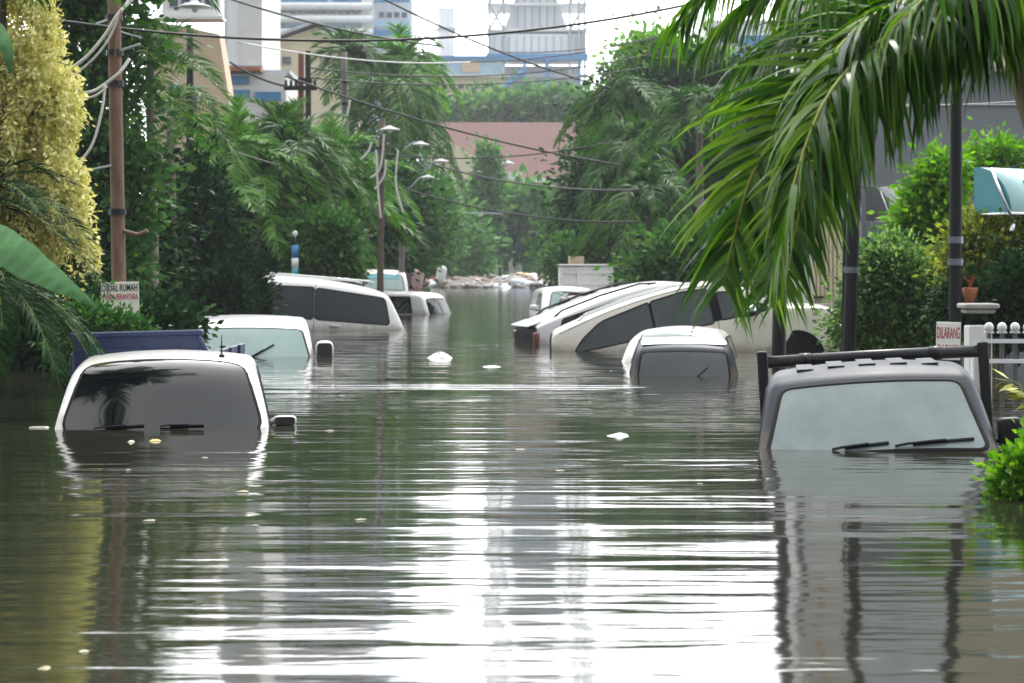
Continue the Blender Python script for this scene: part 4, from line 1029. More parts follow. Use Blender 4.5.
# ------------------------------------------------------------------ buildings
def boxpart(root, name, px0, px1, py0, py1, Y, depth, m, base=None, proud=0.0):
    """block whose front stands at depth Y, between photo columns px0..px1, from py0 (top) down to py1 or to the ground"""
    x0, x1, z1 = X(px0, Y), X(px1, Y), Zp(py0, Y); z0 = base if base is not None else Zp(py1, Y)
    o = Vector(root.location) if root else Vector((0, 0, 0))
    k = MB(); k.box(Vector(((x0 + x1) / 2, Y + depth / 2 - proud, (z0 + z1) / 2)) - o, (x1 - x0, depth, z1 - z0))
    return k.build(name, m, root)
def window_row(root, name, px0, px1, py0, py1, Y, n, m=M_window, gap=.25, proud=.06, frame=None):
    wpx = (px1 - px0) / n
    for i in range(n):
        f = boxpart(root, name, px0 + wpx * (i + gap / 2), px0 + wpx * (i + 1 - gap / 2), py0, py1, Y, .1, frame or M_steel, proud=proud)
        a = boxpart(root, 'pane', px0 + wpx * (i + gap / 2 + .06), px0 + wpx * (i + 1 - gap / 2 - .06), py0 + (py1 - py0) * .1, py1 - (py1 - py0) * .1, Y, .06, m, proud=proud + .03)
        a.parent = f

# red roofed building closing the street
Y = 206; b = empty('red_roofed_building', (X(505, Y), Y, .3), 'building with a broad dull red tiled roof and white side wall closing the street end', 'building')
o = Vector(b.location)
boxpart(b, 'wall', 446, 600, 178, 0, Y + .8, 18, M_whitewall, .2)
ridge, eave = Zp(122, Y + 9), Zp(188, Y)
k = MB(); x0, x1 = X(436, Y) - o.x, X(606, Y) - o.x
xg = X(470, Y) - o.x
k.add([(x0 + 4.2, 0, eave - o.z), (x1, 0, eave - o.z), (x1, 9.4, ridge - o.z), (x0 - .2, 9.4, ridge - o.z), (x0 + 4.2, 0, eave - o.z - .3), (x1, 0, eave - o.z - .3), (x1, 9.4, ridge - o.z - .3), (x0 - .2, 9.4, ridge - o.z - .3),
       (x0, 20, eave - o.z), (x1, 20, eave - o.z)],
      [(0, 1, 2, 3), (7, 6, 5, 4), (0, 4, 5, 1), (1, 5, 6, 2), (0, 3, 7, 4), (3, 2, 9, 8)]); k.build('roof', M_roof, b)
k = MB(); k.prism([(X(432, Y) - o.x, Zp(128, Y) - o.z), (X(450, Y) - o.x, Zp(142, Y) - o.z), (X(484, Y) - o.x, Zp(162, Y) - o.z), (X(478, Y) - o.x, Zp(190, Y) - o.z), (X(478, Y) - o.x, -.2), (X(432, Y) - o.x, -.2)], 1, -1.2, 4.0)
fix_normals(k.build('gable_wall', M_creamwall, b))
for i in range(9):
    pass
window_row(b, 'window', 500, 520, 165 + 33, 215, Y + .7, 2)
# house with light wall between trees
Y = 192; b = empty('pale_house', (X(508, Y), Y, 0), 'small pale house with a bluish sloping roof behind the green fence trees', 'building')
boxpart(b, 'wall', 494, 522, 172, 0, Y, 6, M_whitewall, 0)
boxpart(b, 'canopy', 500, 545, 206, 212, Y - 2, 3, M_steel)
window_row(b, 'window', 496, 520, 180, 192, Y, 2)

# cream gabled house, left
Y = 140; b = empty('cream_gabled_house', (X(300, Y), Y, 0), 'cream house with low grey gable and dark window band, before the blue factory', 'building'); o = Vector(b.location)
k = MB(); k.prism([(X(250, Y) - o.x, -1), (X(350, Y) - o.x, -1), (X(350, Y) - o.x, Zp(42, Y)), (X(316, Y) - o.x, Zp(27, Y)), (X(252, Y) - o.x, Zp(50, Y))], 1, 0, 12); fix_normals(k.build('wall', M_creamwall, b))
k = MB(); k.prism([(X(246, Y) - o.x, Zp(49.5, Y)), (X(316, Y) - o.x, Zp(24.2, Y)), (X(356, Y) - o.x, Zp(42, Y)), (X(356, Y) - o.x, Zp(39.5, Y)), (X(316, Y) - o.x, Zp(21.5, Y)), (X(246, Y) - o.x, Zp(46.5, Y))], 1, -.8, 12.5); fix_normals(k.build('roof', M_steel, b))
window_row(b, 'window', 260, 292, 56, 65, Y, 3, gap=.1)
# white tall block
Y = 125; b = empty('white_block', (X(240, Y), Y, 0), 'tall plain white block rising out of the picture at upper left', 'building')
boxpart(b, 'wall', 224, 262, -140, 0, Y, 10, M_whitewall, -1)
boxpart(b, 'grey_strip', 228, 238, -130, 70, Y, .3, M_sheet, proud=.15)
boxpart(b, 'ledge', 223, 263, 66, 69, Y, .5, M_concrete, proud=.4)
# peach building
Y = 78; b = empty('peach_building', (X(205, Y), Y, 0), 'peach coloured building with a sloping edge and white upper storey, behind the left palms', 'building'); o = Vector(b.location)
k = MB(); k.prism([(X(150, Y) - o.x, -1.2), (X(232, Y) - o.x, -1.2), (X(229, Y) - o.x, Zp(98, Y)), (X(219, Y) - o.x, Zp(34, Y)), (X(150, Y) - o.x, Zp(20, Y))], 1, 0, 1.6); fix_normals(k.build('wall', M_peach, b))
boxpart(b, 'upper_storey', 162, 220, -40, 18, Y + .4, 1.2, M_whitewall)
boxpart(b, 'ledge', 160, 223, 17, 20, Y, 1.2, M_whitewall, proud=.3)
window_row(b, 'window', 168, 215, -10, 8, Y + .4, 4)
window_row(b, 'window', 166, 200, 84, 112, Y, 2)
# blue shop front
Y = 100; b = empty('blue_fronted_shop', (X(258, Y), Y, 0), 'low white building with two blue bands under a brown roof edge, above the clump palms', 'building')
boxpart(b, 'wall', 226, 286, 74, 0, Y, 8, M_whitewall, -1)
boxpart(b, 'blue_band', 226, 249, 76, 84, Y, .3, M_blue, proud=.12); boxpart(b, 'blue_band', 255, 281, 92, 101, Y, .3, M_blue, proud=.12); boxpart(b, 'blue_band', 226, 250, 90, 98, Y, .3, M_blue, proud=.12)
boxpart(b, 'roof_edge', 222, 262, 68, 72, Y, 1.2, M_terracotta, proud=.6); boxpart(b, 'roof', 222, 290, 70, 74, Y + .5, 7.5, M_steel)
# blue factory
Y = 318; b = empty('blue_factory', (X(335, Y), Y, 0), 'large blue and white factory block with pale pipes, behind the cream gabled house', 'building')
boxpart(b, 'main_block', 272, 376, -150, 0, Y, 24, M_lav, 0)
boxpart(b, 'side_block', 262, 272, -120, 0, Y + 2, 18, M_blue2, 0); boxpart(b, 'side_block', 376, 412, -60, 0, Y + 2, 18, M_sheet, 0)
boxpart(b, 'side_block', 376, 388, -120, 0, Y + 6, 14, M_blue2, 0)
for i, (p0, p1) in enumerate(((-6, 2), (20, 27), (30, 36))): boxpart(b, 'blue_band', 260, 410, p0, p1, Y, 1.0, M_blue if i != 1 else M_blue2, proud=.6)
for p0, p1 in ((4, 11), (14, 17)): boxpart(b, 'white_band', 262, 372, p0, p1, Y, 1.4, M_whitewall, proud=1.1)
boxpart(b, 'blue_column', 278, 285, -5, 44, Y, 1.0, M_blue, proud=.8); boxpart(b, 'blue_column', 328, 333, -5, 40, Y, 1.0, M_blue2, proud=.8); boxpart(b, 'white_column', 362, 374, -60, 34, Y, 1.6, M_whitewall, proud=1.2)
for r_ in range(2): window_row(b, 'window', 276, 372, -40 - r_ * 34, -30 - r_ * 34, Y, 7, gap=.5)
window_row(b, 'window', 290, 360, 12, 15, Y, 9, gap=.3, proud=1.25); window_row(b, 'window', 378, 408, 12, 18, Y + 2, 4)
for k_ in range(3):
    t = MB(); t.tube([P(266, 6 + k_ * 13, Y - 2) - Vector(b.location), P(372, 6 + k_ * 13, Y - 2) - Vector(b.location)], .6, 10); t.build('pipe', M_sheet, b, True)
# tower
Y = 370; b = empty('steel_tower', (X(536, Y), Y, 0), 'tall grey steel framed tower on a bright blue beam, beyond the street end', 'tower'); o = Vector(b.location); s = FPX / Y
core = MB(); core.prism([(X(502, Y) - o.x, Zp(34, Y)), (X(570, Y) - o.x, Zp(34, Y)), (X(556, Y) - o.x, Zp(-6, Y)), (X(556, Y) - o.x, Zp(-70, Y)), (X(516, Y) - o.x, Zp(-70, Y)), (X(516, Y) - o.x, Zp(-6, Y))], 1, 2, 12); fix_normals(core.build('core', M_sheet, b))
boxpart(b, 'lower_cladding', 490, 584, 34, 57, Y, 14, M_sheet); boxpart(b, 'lower_cladding', 503, 580, 66, 0, Y + 1.5, 12, M_steel, 0)
for px in (489, 504, 570, 579, 585):
    boxpart(b, 'column', px - 1.1, px + 1.1, -160, 0, Y - .8, 1.0, M_steel, 0)
for i, py in enumerate(range(30, -150, -26)):
    boxpart(b, 'floor_beam', 487, 587, py - 1.1, py + 1.1, Y - .3, 13 if py > -75 else 1.2, M_sheet)
    for (a0, a1) in ((489, 504), (504, 489), (570, 585)):
        t = MB(); t.tube([P(a0, py, Y - .6) - o, P(a1, py - 26, Y - .6) - o], .22, 5); t.build('brace', M_steel, b)
boxpart(b, 'blue_beam', 486, 588, 53.5, 60, Y - 1.4, 2.0, M_blue)
boxpart(b, 'blue_column', 523, 526, 60, 96, Y - 1.0, 1.0, M_blue); boxpart(b, 'blue_column', 545, 549, 60, 96, Y - 1.0, 1.0, M_blue); boxpart(b, 'blue_column', 578, 581, 60, 96, Y - 1.0, 1.0, M_blue)
t = MB(); t.tube([P(524, 70, Y - 1) - o, P(504, 88, Y - 1) - o], .5, 6); t.build('blue_brace', M_blue, b)
boxpart(b, 'deck_beam', 486, 588, 74, 77, Y - .5, 2, M_steel)
for i in range(12): boxpart(b, 'cladding_rib', 494 + i * 7.4, 494.8 + i * 7.4, 36, 53, Y, .4, M_steel, proud=.2)
for i in range(6): boxpart(b, 'core_rib', 517 + i * 7.4, 517.9 + i * 7.4, -68, 30, Y + 2, .5, M_steel, proud=.3)
# chimney, white hall, pale blue hall
Y = 360; b = empty('grey_stack', (X(446, Y), Y, 0), 'plain pale grey stack standing alone against the sky left of the tower', 'tower')
k = MB(); k.tube([(0, 0, 0), (0, 0, Zp(11, Y)), (0, 0, Zp(9, Y))], [1.75, 1.5, 1.62], 16); k.build('shaft', M_sheet, b)
k = MB(); [k.tube([(0, 0, z), (0, 0, z + .5)], 1.85, 16) for z in (20, 34, 44)]; k.build('ring', M_steel, b)
Y = 245; b = empty('white_hall', (X(465, Y), Y, 0), 'low white flat roofed hall to the left of the tower foot, behind the drooping palm', 'building')
boxpart(b, 'wall', 428, 502, 77, 0, Y, 10, M_creamwall, 0); boxpart(b, 'roof_edge', 426, 504, 75, 77.4, Y, 10.5, M_whitewall, proud=.4)
window_row(b, 'window', 432, 498, 84, 89, Y, 8)
Y = 300; b = empty('blue_hall', (X(465, Y), Y, 0), 'pale blue and brown hall seen just over the white flat roofed hall', 'building')
boxpart(b, 'wall', 418, 503, 60, 0, Y, 10, M_blue2, 0); boxpart(b, 'roof_edge', 416, 505, 56, 60, Y, 11, M_blue, proud=.4); boxpart(b, 'brown_panel', 462, 480, 62, 72, Y, .4, M_peach, proud=.2)
Y = 230; b = empty('blue_striped_building', (X(735, Y), Y, 0), 'pale building with blue stripes glimpsed through the near palm fronds', 'building')
boxpart(b, 'wall', 706, 800, 20, 0, Y, 12, M_sheet, 0); boxpart(b, 'blue_band', 704, 802, 52, 62, Y, .8, M_blue, proud=.5); boxpart(b, 'blue_band', 740, 802, 36, 46, Y, .8, M_blue, proud=.5)
window_row(b, 'window', 710, 740, 26, 44, Y, 3)
# grey house on the right
Y = 46; b = empty('grey_house', (X(940, Y), Y, BED), 'large plain grey rendered house with a cream upper storey, behind the garden on the right', 'building')
boxpart(b, 'wall', 862, 1200, 71, 0, Y, 10, M_greywall, BED)
boxpart(b, 'upper_storey', 955, 1200, -160, 68.5, Y + .4, 9, M_creamwall)
boxpart(b, 'grey_storey', 862, 954, -150, 68.5, Y + .5, 9, M_sheet)
boxpart(b, 'ledge', 860, 1200, 68, 73, Y, 1.0, M_concrete, proud=.35)
boxpart(b, 'conduit', 862, 1100, 104, 105.2, Y, .06, M_sheet, proud=.05)
Y = 43; b = empty('white_house', (X(820, Y), Y, BED), 'tall pale house with a dark strip painted as a shaded recess, partly hidden behind the near palm fronds', 'building')
boxpart(b, 'wall', 797, 858, -120, 0, Y, 3.5, M_whitewall, BED)
boxpart(b, 'recess_shade', 800, 806, 70, 262, Y, .2, M_slate, proud=.03)  # flat dark strip on the wall, its colour stands for a recess's shade
boxpart(b, 'grey_panel', 838, 856, 198, 330, Y, .3, M_awning, proud=.15)
k = MB(); k.tube([P(824, -100, Y - .15) - Vector(b.location), P(824, 60, Y - .15) - Vector(b.location)], .07, 8); k.build('down_pipe', M_peach, b)
Y = 41.5; b = empty('cream_gate', (X(826, Y), Y, BED), 'tall cream ribbed metal gate beside the grey wall panel on the right', 'gate')
boxpart(b, 'panel', 812, 842, 222, 0, Y, .06, M_creamwall, BED)
for i in range(7): boxpart(b, 'rib', 813 + i * 4.1, 815 + i * 4.1, 222, 330, Y, .05, M_creamwall, proud=.05)
boxpart(b, 'latch', 813, 823, 296, 298, Y, .06, M_black, proud=.12)
Y = 37; b = empty('garden_wall', (X(830, Y), Y, BED), 'low off white garden wall in front of the cream ribbed gate', 'wall')
boxpart(b, 'wall', 790, 868, 306, 0, Y, .2, M_whitewall, BED); boxpart(b, 'coping', 788, 870, 304, 306.6, Y, .3, M_concrete, proud=.05)

# hood awnings
def awning(label, Y, px0, px1, py0, py1, mtop, mcheek, arm_m):
    x0, x1, z0, z1 = X(px0, Y), X(px1, Y), Zp(py1, Y), Zp(py0, Y); h = z1 - z0
    b = empty('hood_awning', (x0, Y, z0), label, 'awning'); b.rotation_euler.z = R(32); n = 12; d = h * 1.05
    # barrel sheet: profile across Y, extruded along the street front (slightly turned)
    prof = [(d * (1 - math.cos(PI / 2 * i / n)) , h * math.sin(PI / 2 * i / n)) for i in range(n + 1)]
    k = MB(); vs = []; fs = []
    for i, (y, z) in enumerate(prof): vs += [(0, y, z), (x1 - x0, y, z), (0, y + .01, z - .012), (x1 - x0, y + .01, z - .012)]
    for i in range(n):
        a, c = 4 * i, 4 * i + 4; fs += [(a, a + 1, c + 1, c), (a + 2, c + 2, c + 3, a + 3), (a, c, c + 2, a + 2), (a + 1, a + 3, c + 3, c + 1)]
    k.add(vs, fs); k.build('hood', mtop, b, True)
    for xx in (-.01, x1 - x0 + .004):
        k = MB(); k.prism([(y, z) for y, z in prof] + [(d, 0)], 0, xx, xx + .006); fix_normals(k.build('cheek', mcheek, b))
    k = MB(); k.tube([(-.02, -.01, 0), (x1 - x0 + .02, -.01, 0)], .028, 8); k.tube([(-.02, 0, 0), (-.02, d, 0)], .025, 8); k.build('bottom_rail', arm_m, b, True)
    MB().tube([(-.03, 0, .0), (-.03, d * .5, h * .95)], .022, 6).build('stay', arm_m, b, True)
    for xx in (.12, (x1 - x0) * .7): MB().tube([(xx, d * .1, 0), (xx, d * .1, -.12), (xx - .12, d * .1 - .05, -.22)], .03, 8).build('bracket', arm_m, b, True)
awning('grey curved hood awning on the grey house wall, partly behind the bright tree', 43.5, 893, 982, 184, 221, M_awning, M_awningdark, M_chrome)
awning('teal curved hood awning over the yellowish bush at the right edge', 25.2, 1012, 1086, 165, 214, M_tealtop, M_teal, M_chrome)
Y = 26.2; b = empty('porch_wall', (8.0, Y, BED), 'cream porch wall carrying the teal hood awning, just outside the right edge', 'wall')
MB().box((.4, .8, 2.2), (2.2, .2, 4.4)).build('wall', M_creamwall, b); MB().box((.4, .8, 4.45), (2.4, .4, .1)).build('coping', M_concrete, b)

# ------------------------------------------------------------------ street furniture
def pole(name, label, px0, px1, py0, Y, r, m, rings=(), base_px=None, cat='pole'):
    """leaning pole through photo columns px0 (top, at py0) and px1 (at the water)"""
    a = P(px0, py0, Y); x1 = X(px1, Y); c = Vector((x1 + (x1 - a.x) * .3, Y, BED))
    b = empty(name, c, label, cat); k = MB(); n = 12
    k.tube([c.lerp(a, i / n) - c for i in range(n + 1)], [r * (1.08 - .2 * i / n) for i in range(n + 1)], 12); k.build('shaft', m, b, True)
    for py in rings:
        q = P(px0, py, Y); f = (q.z - BED) / (a.z - BED); q = c.lerp(a, f)
        k = MB(); k.tube([q - c - Vector((0, 0, .04)), q - c + Vector((0, 0, .04))], r * 1.22, 12); k.build('band', M_blackmetal if m is not M_blackpole else M_slate, b)
    return b
YP = 26.2
pl = pole('utility_pole', 'rusty brown utility pole with a white sign near its foot, on the left', 113, 120, -60, YP, .095, M_rustpole, (18, 53, 84, 212))
for (pa, pb) in (((113, 53), (140, 44)), ((114, 165), (80, 172)), ((113, 18), (96, 24))):
    k = MB(); k.tube([P(pa[0], pa[1], YP - .05) - Vector(pl.location), P(pb[0], pb[1], YP - .1) - Vector(pl.location)], .018, 6); k.build('bracket', M_steel, pl)
k = MB(); k.tube([P(119, 230, YP) - Vector(pl.location), P(138, 235, YP - .1) - Vector(pl.location), P(148, 231, YP - .1) - Vector(pl.location)], .03, 8); k.build('stay_bracket', M_rustpole, pl)
def text(body, size, m, parent, loc, sx=1.0, name='lettering', rot=(R(90), 0, 0), bold=.006):
    c = bpy.data.curves.new(name, 'FONT'); c.body = body; c.size = size; c.align_x = 'CENTER'; c.align_y = 'CENTER'; c.extrude = .0012; c.offset = bold * .35; c.materials.append(m)
    t_ = bpy.data.objects.new(name, c); COL.objects.link(t_); me = bpy.data.meshes.new_from_object(t_.evaluated_get(bpy.context.evaluated_depsgraph_get())); bpy.data.objects.remove(t_); o = bpy.data.objects.new(name, me); COL.objects.link(o); o.parent = parent; o.location = loc; o.rotation_euler = rot; o.scale.x = sx; return o
def sign(name, label, px0, px1, py0, py1, Y, tilt, lines):
    s = Y / FPX; wd, ht = (px1 - px0) * s, (py1 - py0) * s; c = P((px0 + px1) / 2, (py0 + py1) / 2, Y)
    b = empty(name, c, label, 'sign'); b.rotation_euler = (0, R(tilt), 0)
    MB().box((0, 0, 0), (wd, .012, ht), None, .004).build('board', M_signwhite, b)
    for (t, sz, m, z, sx) in lines: text(t, sz * ht, m, b, (0, -.0085, z * ht), sx)
    k = MB(); [k.ellipsoid((x * wd * .45, -.008, ht * .42), (.012, .008, .012), 8, 6) for x in (-1, 1)]; k.build('nail', M_steel, b)
    return b
sign('house_sign', 'white sign lettered in dark blue and pink on the rusty utility pole', 101.5, 139, 282, 318, YP - .16, -1.5,
     [('DIJUAL RUMAH', .26, M_inkblue, .33, .56), ('TANPA PERANTARA', .22, M_inkpink, .08, .50)])
sign('no_parking_sign', 'white sign with red words DILARANG PARKIR beside the black pole on the right', 936, 960.5, 322, 360, 23.7, 1.5,
     [('DILARANG', .42, M_inkred, .20, .30), ('PARKIR', .42, M_inkred, -.26, .42)])
pole('black_pole', 'slim black pole with the red lettered sign, nearer of the right hand poles', 957, 955, -60, 24, .078, M_blackpole, (240, 262))
pole('black_pole', 'thick black pole between the flowering bush and the cream gate', 866, 850, -160, 26.3, .088, M_blackpole, (270,))
pole('black_pole', 'thin black rod standing close against the thick black pole', 846, 842, 150, 26.6, .022, M_blackpole)
pole('black_pole', 'black pole hidden among the hanging palm fronds by the white estate car bonnet', 786, 779, -40, 29.0, .10, M_blackpole)
pole('black_pole', 'black street pole in front of the peach building, left', 190, 190, 28, 50, .10, M_blackpole)
# lamp arms
def lamp(label, px, py, Y, ax, ay, size=.55, on=None):
    o = P(ax, ay, Y); b = empty('street_lamp', o, label, 'street lamp'); h = P(px, py, Y) - o
    k = MB(); k.tube([(0, 0, 0), h * .5 + Vector((0, 0, .12)), h + Vector((0, 0, .06))], .03, 6); k.build('arm', M_steel, b, True)
    k = MB(); k.tube([h + Vector((0, 0, .16 * size)), h + Vector((0, 0, .10 * size)), h, h - Vector((0, 0, .03))], [.10 * size, .14 * size, .48 * size, .5 * size], 14); k.build('shade', M_whitewall, b, True)
    k = MB(); k.ellipsoid(h - Vector((0, 0, .08 * size)), (.22 * size, .22 * size, .26 * size)); k.build('bulb', M_sheet, b, True)
lamp('flat white street lamp at the top of the peach building', 195, 6, 50, 176, 10, .8)
lamp('white street lamp nearest the tangled cable pole', 390, 129, 48.6, 381, 134, .5)
lamp('small white street lamp right of the tangled cables, upper', 421, 144, 60, 404, 150, .5)
lamp('small white street lamp right of the tangled cables, lower', 428, 177, 60, 410, 188, .42)
lamp('round white street lamp in front of the white gable', 441, 161, 60, 424, 172, .5)
lamp('white street lamp before the red roof, beside the slim tree', 507, 163, 186, 499, 168, 1.5)
# double wooden pole
Y = 66; b = empty('double_pole', (X(303, Y), Y, BED), 'double dark wooden pole with a crossarm, rising from the clump palms', 'pole'); o = Vector(b.location)
MB().tube([(-.10, 0, 0), P(301, 52, Y) - o], [.12, .09], 8).build('post', mat('red_brown_wood', (.24, .08, .05), .8, 0, 0, .4, 6), b); MB().tube([(.22, 0, 0), P(308, 51, Y) - o], [.12, .09], 8).build('post', M_blackpole, b)
for py, a0, a1 in ((88, 284, 317), (80, 298, 312)):
    c = P((a0 + a1) / 2, py, Y - .15) - o; MB().box(c, ((a1 - a0) * Y / FPX, .12, .14)).build('crossarm', M_blackpole, b)
k = MB(); [k.tube([P(px, 87, Y - .15) - o, P(px, 80, Y - .15) - o], [.06, .035], 8) for px in (286, 291, 296, 310, 315)]; k.build('insulators', M_blackpole, b)
# tangled cable poles
for (lab, px0, px1, py0, Y, r) in (('grey utility pole draped with tangled pale cables, left of centre', 344, 348, 52, 58, .10), ('wooden utility pole with pale cable loops, among the street lamps', 382, 380, 118, 48.8, .08),
                                   ('grey concrete pole standing in the water right of the white people carrier', 402, 401, 243, 63, .10), ('slim grey lamp pole in front of the red roof', 500, 500, 150, 187, .16)):
    b = pole('utility_pole', lab, px0, px1, py0, Y, r, M_weathered if 'grey' in lab else M_bark, (py0 + 30, py0 + 52))
Y = 48; b = empty('striped_pole', (X(295, Y), Y, BED), 'short pole banded blue and white behind the roof of the white people carrier', 'pole'); o = Vector(b.location)
zs = [BED, Zp(280, Y), Zp(268, Y), Zp(258, Y), Zp(245, Y)]
for i, m in enumerate((M_teal, M_teal, M_whitewall, M_blue)): MB().tube([(0, 0, zs[i] - o.z + .001), (0, 0, zs[i + 1] - o.z)], .085, 14).build('band', m, b, True)
MB().tube([(0, 0, zs[4] - o.z), (0, 0, zs[4] - o.z + .30), (.02, 0, zs[4] - o.z + .34)], [.05, .07, .02], 12).build('cap', M_sheet, b, True)

# overhead cables
def cable(label, a, b_, sag=.3, r=.016, m=None, n=22, mid=None):
    if a[2] >= 60 and b_[2] >= 60: a = (a[0], a[1], a[2] * .74); b_ = (b_[0], b_[1], b_[2] * .74); sag *= .74
    A, B = P(*a), P(*b_); o = A
    k = MB(); k.tube([A.lerp(B, i / n) - o - Vector((0, 0, 4 * sag * (i / n) * (1 - i / n))) for i in range(n + 1)], r, 5)
    c = k.build('overhead_cable', m or M_cable, None, True, A); tag(c, label, 'cable', 'cables over the street')
cable('thick black cable crossing the whole street high up', (-20, 8, 26), (700, 2, 30), .50, .019)
cable('black cable from the upper left corner down to the double pole', (215, -6, 60), (440, 46, 64), .2, .024)
cable('black cable falling from the top of the picture toward the dark tall palm', (370, -8, 60), (610, 88, 68), .25, .024)
cable('black cable sloping down from the double pole past the white gable', (285, 76, 65), (620, 165, 72), .3, .026)
cable('black cable from the double pole to the red roof trees', (230, 62, 66), (285, 86, 65), .1, .028)
cable('black cable sagging in front of the red roof, upper', (360, 150, 84), (620, 140, 74), .5, .02)
cable('black cable sagging in front of the red roof, lower', (420, 160, 90), (640, 190, 74), .4, .028)
cable('black cable dipping in front of the white gable', (380, 180, 84), (640, 222, 76), .5, .026)
cable('thin cable passing level with the tower foot', (310, 68, 66), (660, 52, 74), .55, .017)
cable('thin cable just under the tower foot cable', (312, 78, 66), (640, 68, 74), .4, .017)
cable('thin pale cable across the cream gabled house', (238, 42, 60), (470, 62, 76), .25, .018, M_cablewhite)
cable('thin black cable across the tower', (470, 62, 84), (680, 32, 70), .25, .017)
cable('thin black cable rising across the tower to the near palm', (500, 52, 84), (690, 28, 72), .3, .015)
cable('slender cable in the sky right of the tower', (583, -4, 60), (700, 18, 60), .1, .013)
cable('thin black cable over the grey house wall', (800, 188, 32), (1060, 155, 30), .15, .010)
cable('thin pale cable over the grey house wall', (840, 106, 34), (1060, 98, 34), .05, .009, M_cablewhite)
cable('black cable hanging from the rusty pole to the flat street lamp', (114, 30, 26), (182, 43, 50), .05, .014)
cable('black cable running low past the clump palms', (230, 150, 60), (380, 175, 84), .3, .018)
def loop(label, pts, r, m=M_cablewhite, grp='pale cable loops on the poles'):
    w3 = catmull([P(*p) for p in pts], 40, False); o = w3[0].copy()
    k = MB(); k.tube([p - o for p in w3], r, 6); c = k.build('cable_loop', m, None, True, o); tag(c, label, 'cable', grp)
loop('thick pale cable curving up over the top of the rusty pole', [(60, 75, 26), (85, 58, 26), (105, 35, 26), (118, 14, 26), (138, -6, 26.2)], .022)
loop('pale cable running beside the thick curved one at the rusty pole', [(62, 84, 26), (90, 62, 26), (108, 40, 26), (121, 12, 26), (134, -8, 26.2)], .016)
loop('pale cable swinging from the yellow tree to the rusty pole bracket', [(62, 94, 26), (90, 92, 25.9), (105, 84, 25.9), (120, 72, 25.9), (130, 58, 26)], .022)
loop('second pale cable swinging below the rusty pole bracket', [(64, 98, 26), (92, 97, 25.8), (108, 86, 25.8)], .016)
loop('pale cable dropping from the rusty pole into the yellow tree', [(105, 84, 25.8), (102, 110, 25.8), (92, 145, 25.8), (76, 166, 25.8)], .018)
loop('thin brown cable twisting down the upper rusty pole', [(121, 10, 26), (116, 40, 25.9), (115, 58, 25.9)], .012, M_rustpole)
loop('pale loose cable end left of the black street pole', [(178, 80, 40), (172, 95, 40), (165, 108, 40)], .022)
loop('pale cable hook hanging beside the rusty pole', [(154, 136, 34), (150, 145, 34), (146, 162, 34), (138, 172, 34)], .022)
loop('pale cable strap hanging straight beside the rusty pole', [(147, 148, 34), (147, 158, 34), (147, 168, 34)], .025)
loop('pale cable drooping from the tangled grey pole', [(350, 100, 57.8), (346, 118, 57.8), (336, 134, 57.8), (320, 138, 57.8)], .032)
loop('short pale cable below the tangled grey pole', [(372, 142, 48.4), (368, 152, 48.4), (360, 160, 48.4)], .028)
loop('long pale cable hanging down the wooden lamp pole', [(384, 134, 48.4), (382, 158, 48.4), (378, 172, 48.4), (370, 178, 48.4)], .028)
loop('pale cable drooping lowest from the wooden lamp pole', [(386, 160, 48.4), (384, 176, 48.4), (374, 190, 48.4)], .028)
loop('pale cable strand left of the wooden lamp pole', [(376, 150, 48.4), (378, 190, 48.4), (381, 220, 48.4)], .028)
loop('pale cable strand right of the wooden lamp pole', [(398, 150, 48.4), (396, 185, 48.4), (404, 215, 48.4)], .028)
loop('dark cable arch low before the green fence trees', [(425, 222, 120), (442, 214, 120), (470, 213, 120), (505, 214, 120)], .05, M_steel)

# fence with ball tops, right
Y = 22.0; b = empty('garden_fence', (X(1010, Y), Y, BED), 'grey metal garden fence topped with white balls at the right edge', 'fence'); o = Vector(b.location)
x0, x1 = X(986, Y), X(1130, Y)
MB().box(((x0 + x1) / 2 - o.x, .05, (Zp(337, Y) + BED) / 2 - BED - .65), (x1 - x0, .02, Zp(337, Y) - BED)).build('sheet', M_fencesheet, b)
for i in range(13):
    xx = X(989 + i * 13.0, Y) - o.x; k = MB(); k.box((xx, 0, (Zp(333, Y) - o.z) / 2), (.045, .045, Zp(333, Y) - o.z), None, .005); pst = k.build('picket', M_fencesheet, b)
    k = MB(); k.ellipsoid((xx, 0, Zp(327.5, Y) - o.z), (.105, .105, .115), 16, 10); k.box((xx, 0, Zp(333, Y) - o.z + .006), (.10, .06, .02)); k.build('ball', M_whitewall, pst, True)
for py in (341, 361): MB().box(((x0 + x1) / 2 - o.x, -.035, Zp(py, Y) - o.z), (x1 - x0, .03, .045)).build('rail', M_sheet, b)
Y = 22.6; b = empty('gate_pillar', (X(978, Y), Y, BED), 'white gate pillar with a stepped cap behind the pickup rack', 'pillar'); o = Vector(b.location)
k = MB(); k.box((0, 0, 1.0), (.26, .26, 2.0), None, .01); k.build('shaft', M_whitewall, b)
k = MB(); k.box((0, 0, Zp(306, Y) - o.z), (.40, .40, .06), None, .015); k.box((0, 0, Zp(311, Y) - o.z), (.32, .32, .05), None, .01); k.build('cap', M_concrete, b)
k = MB(); k.box((-.06, -.2, .85), (.12, .2, 1.7), None, .01); k.build('side_post', M_whitewall, b)
Y = 24.3; b = empty('clay_pot', (X(970, Y), Y, Zp(300, Y)), 'brick red clay pot with a dark rim between the black pole and gate pillar', 'flower pot')
MB().tube([(0, 0, -.05), (0, 0, 0), (0, 0, .14), (0, 0, .15)], [.06, .07, .10, .085], 14).build('pot', M_terracotta, b, True)
k = MB(); rg = random.Random(3)
for i in range(7): a = i * .9; k.tube([(0, 0, .12), (.03 * math.cos(a), .03 * math.sin(a), .22), (.09 * math.cos(a), .09 * math.sin(a), .30)], [.006, .006, .003], 5)
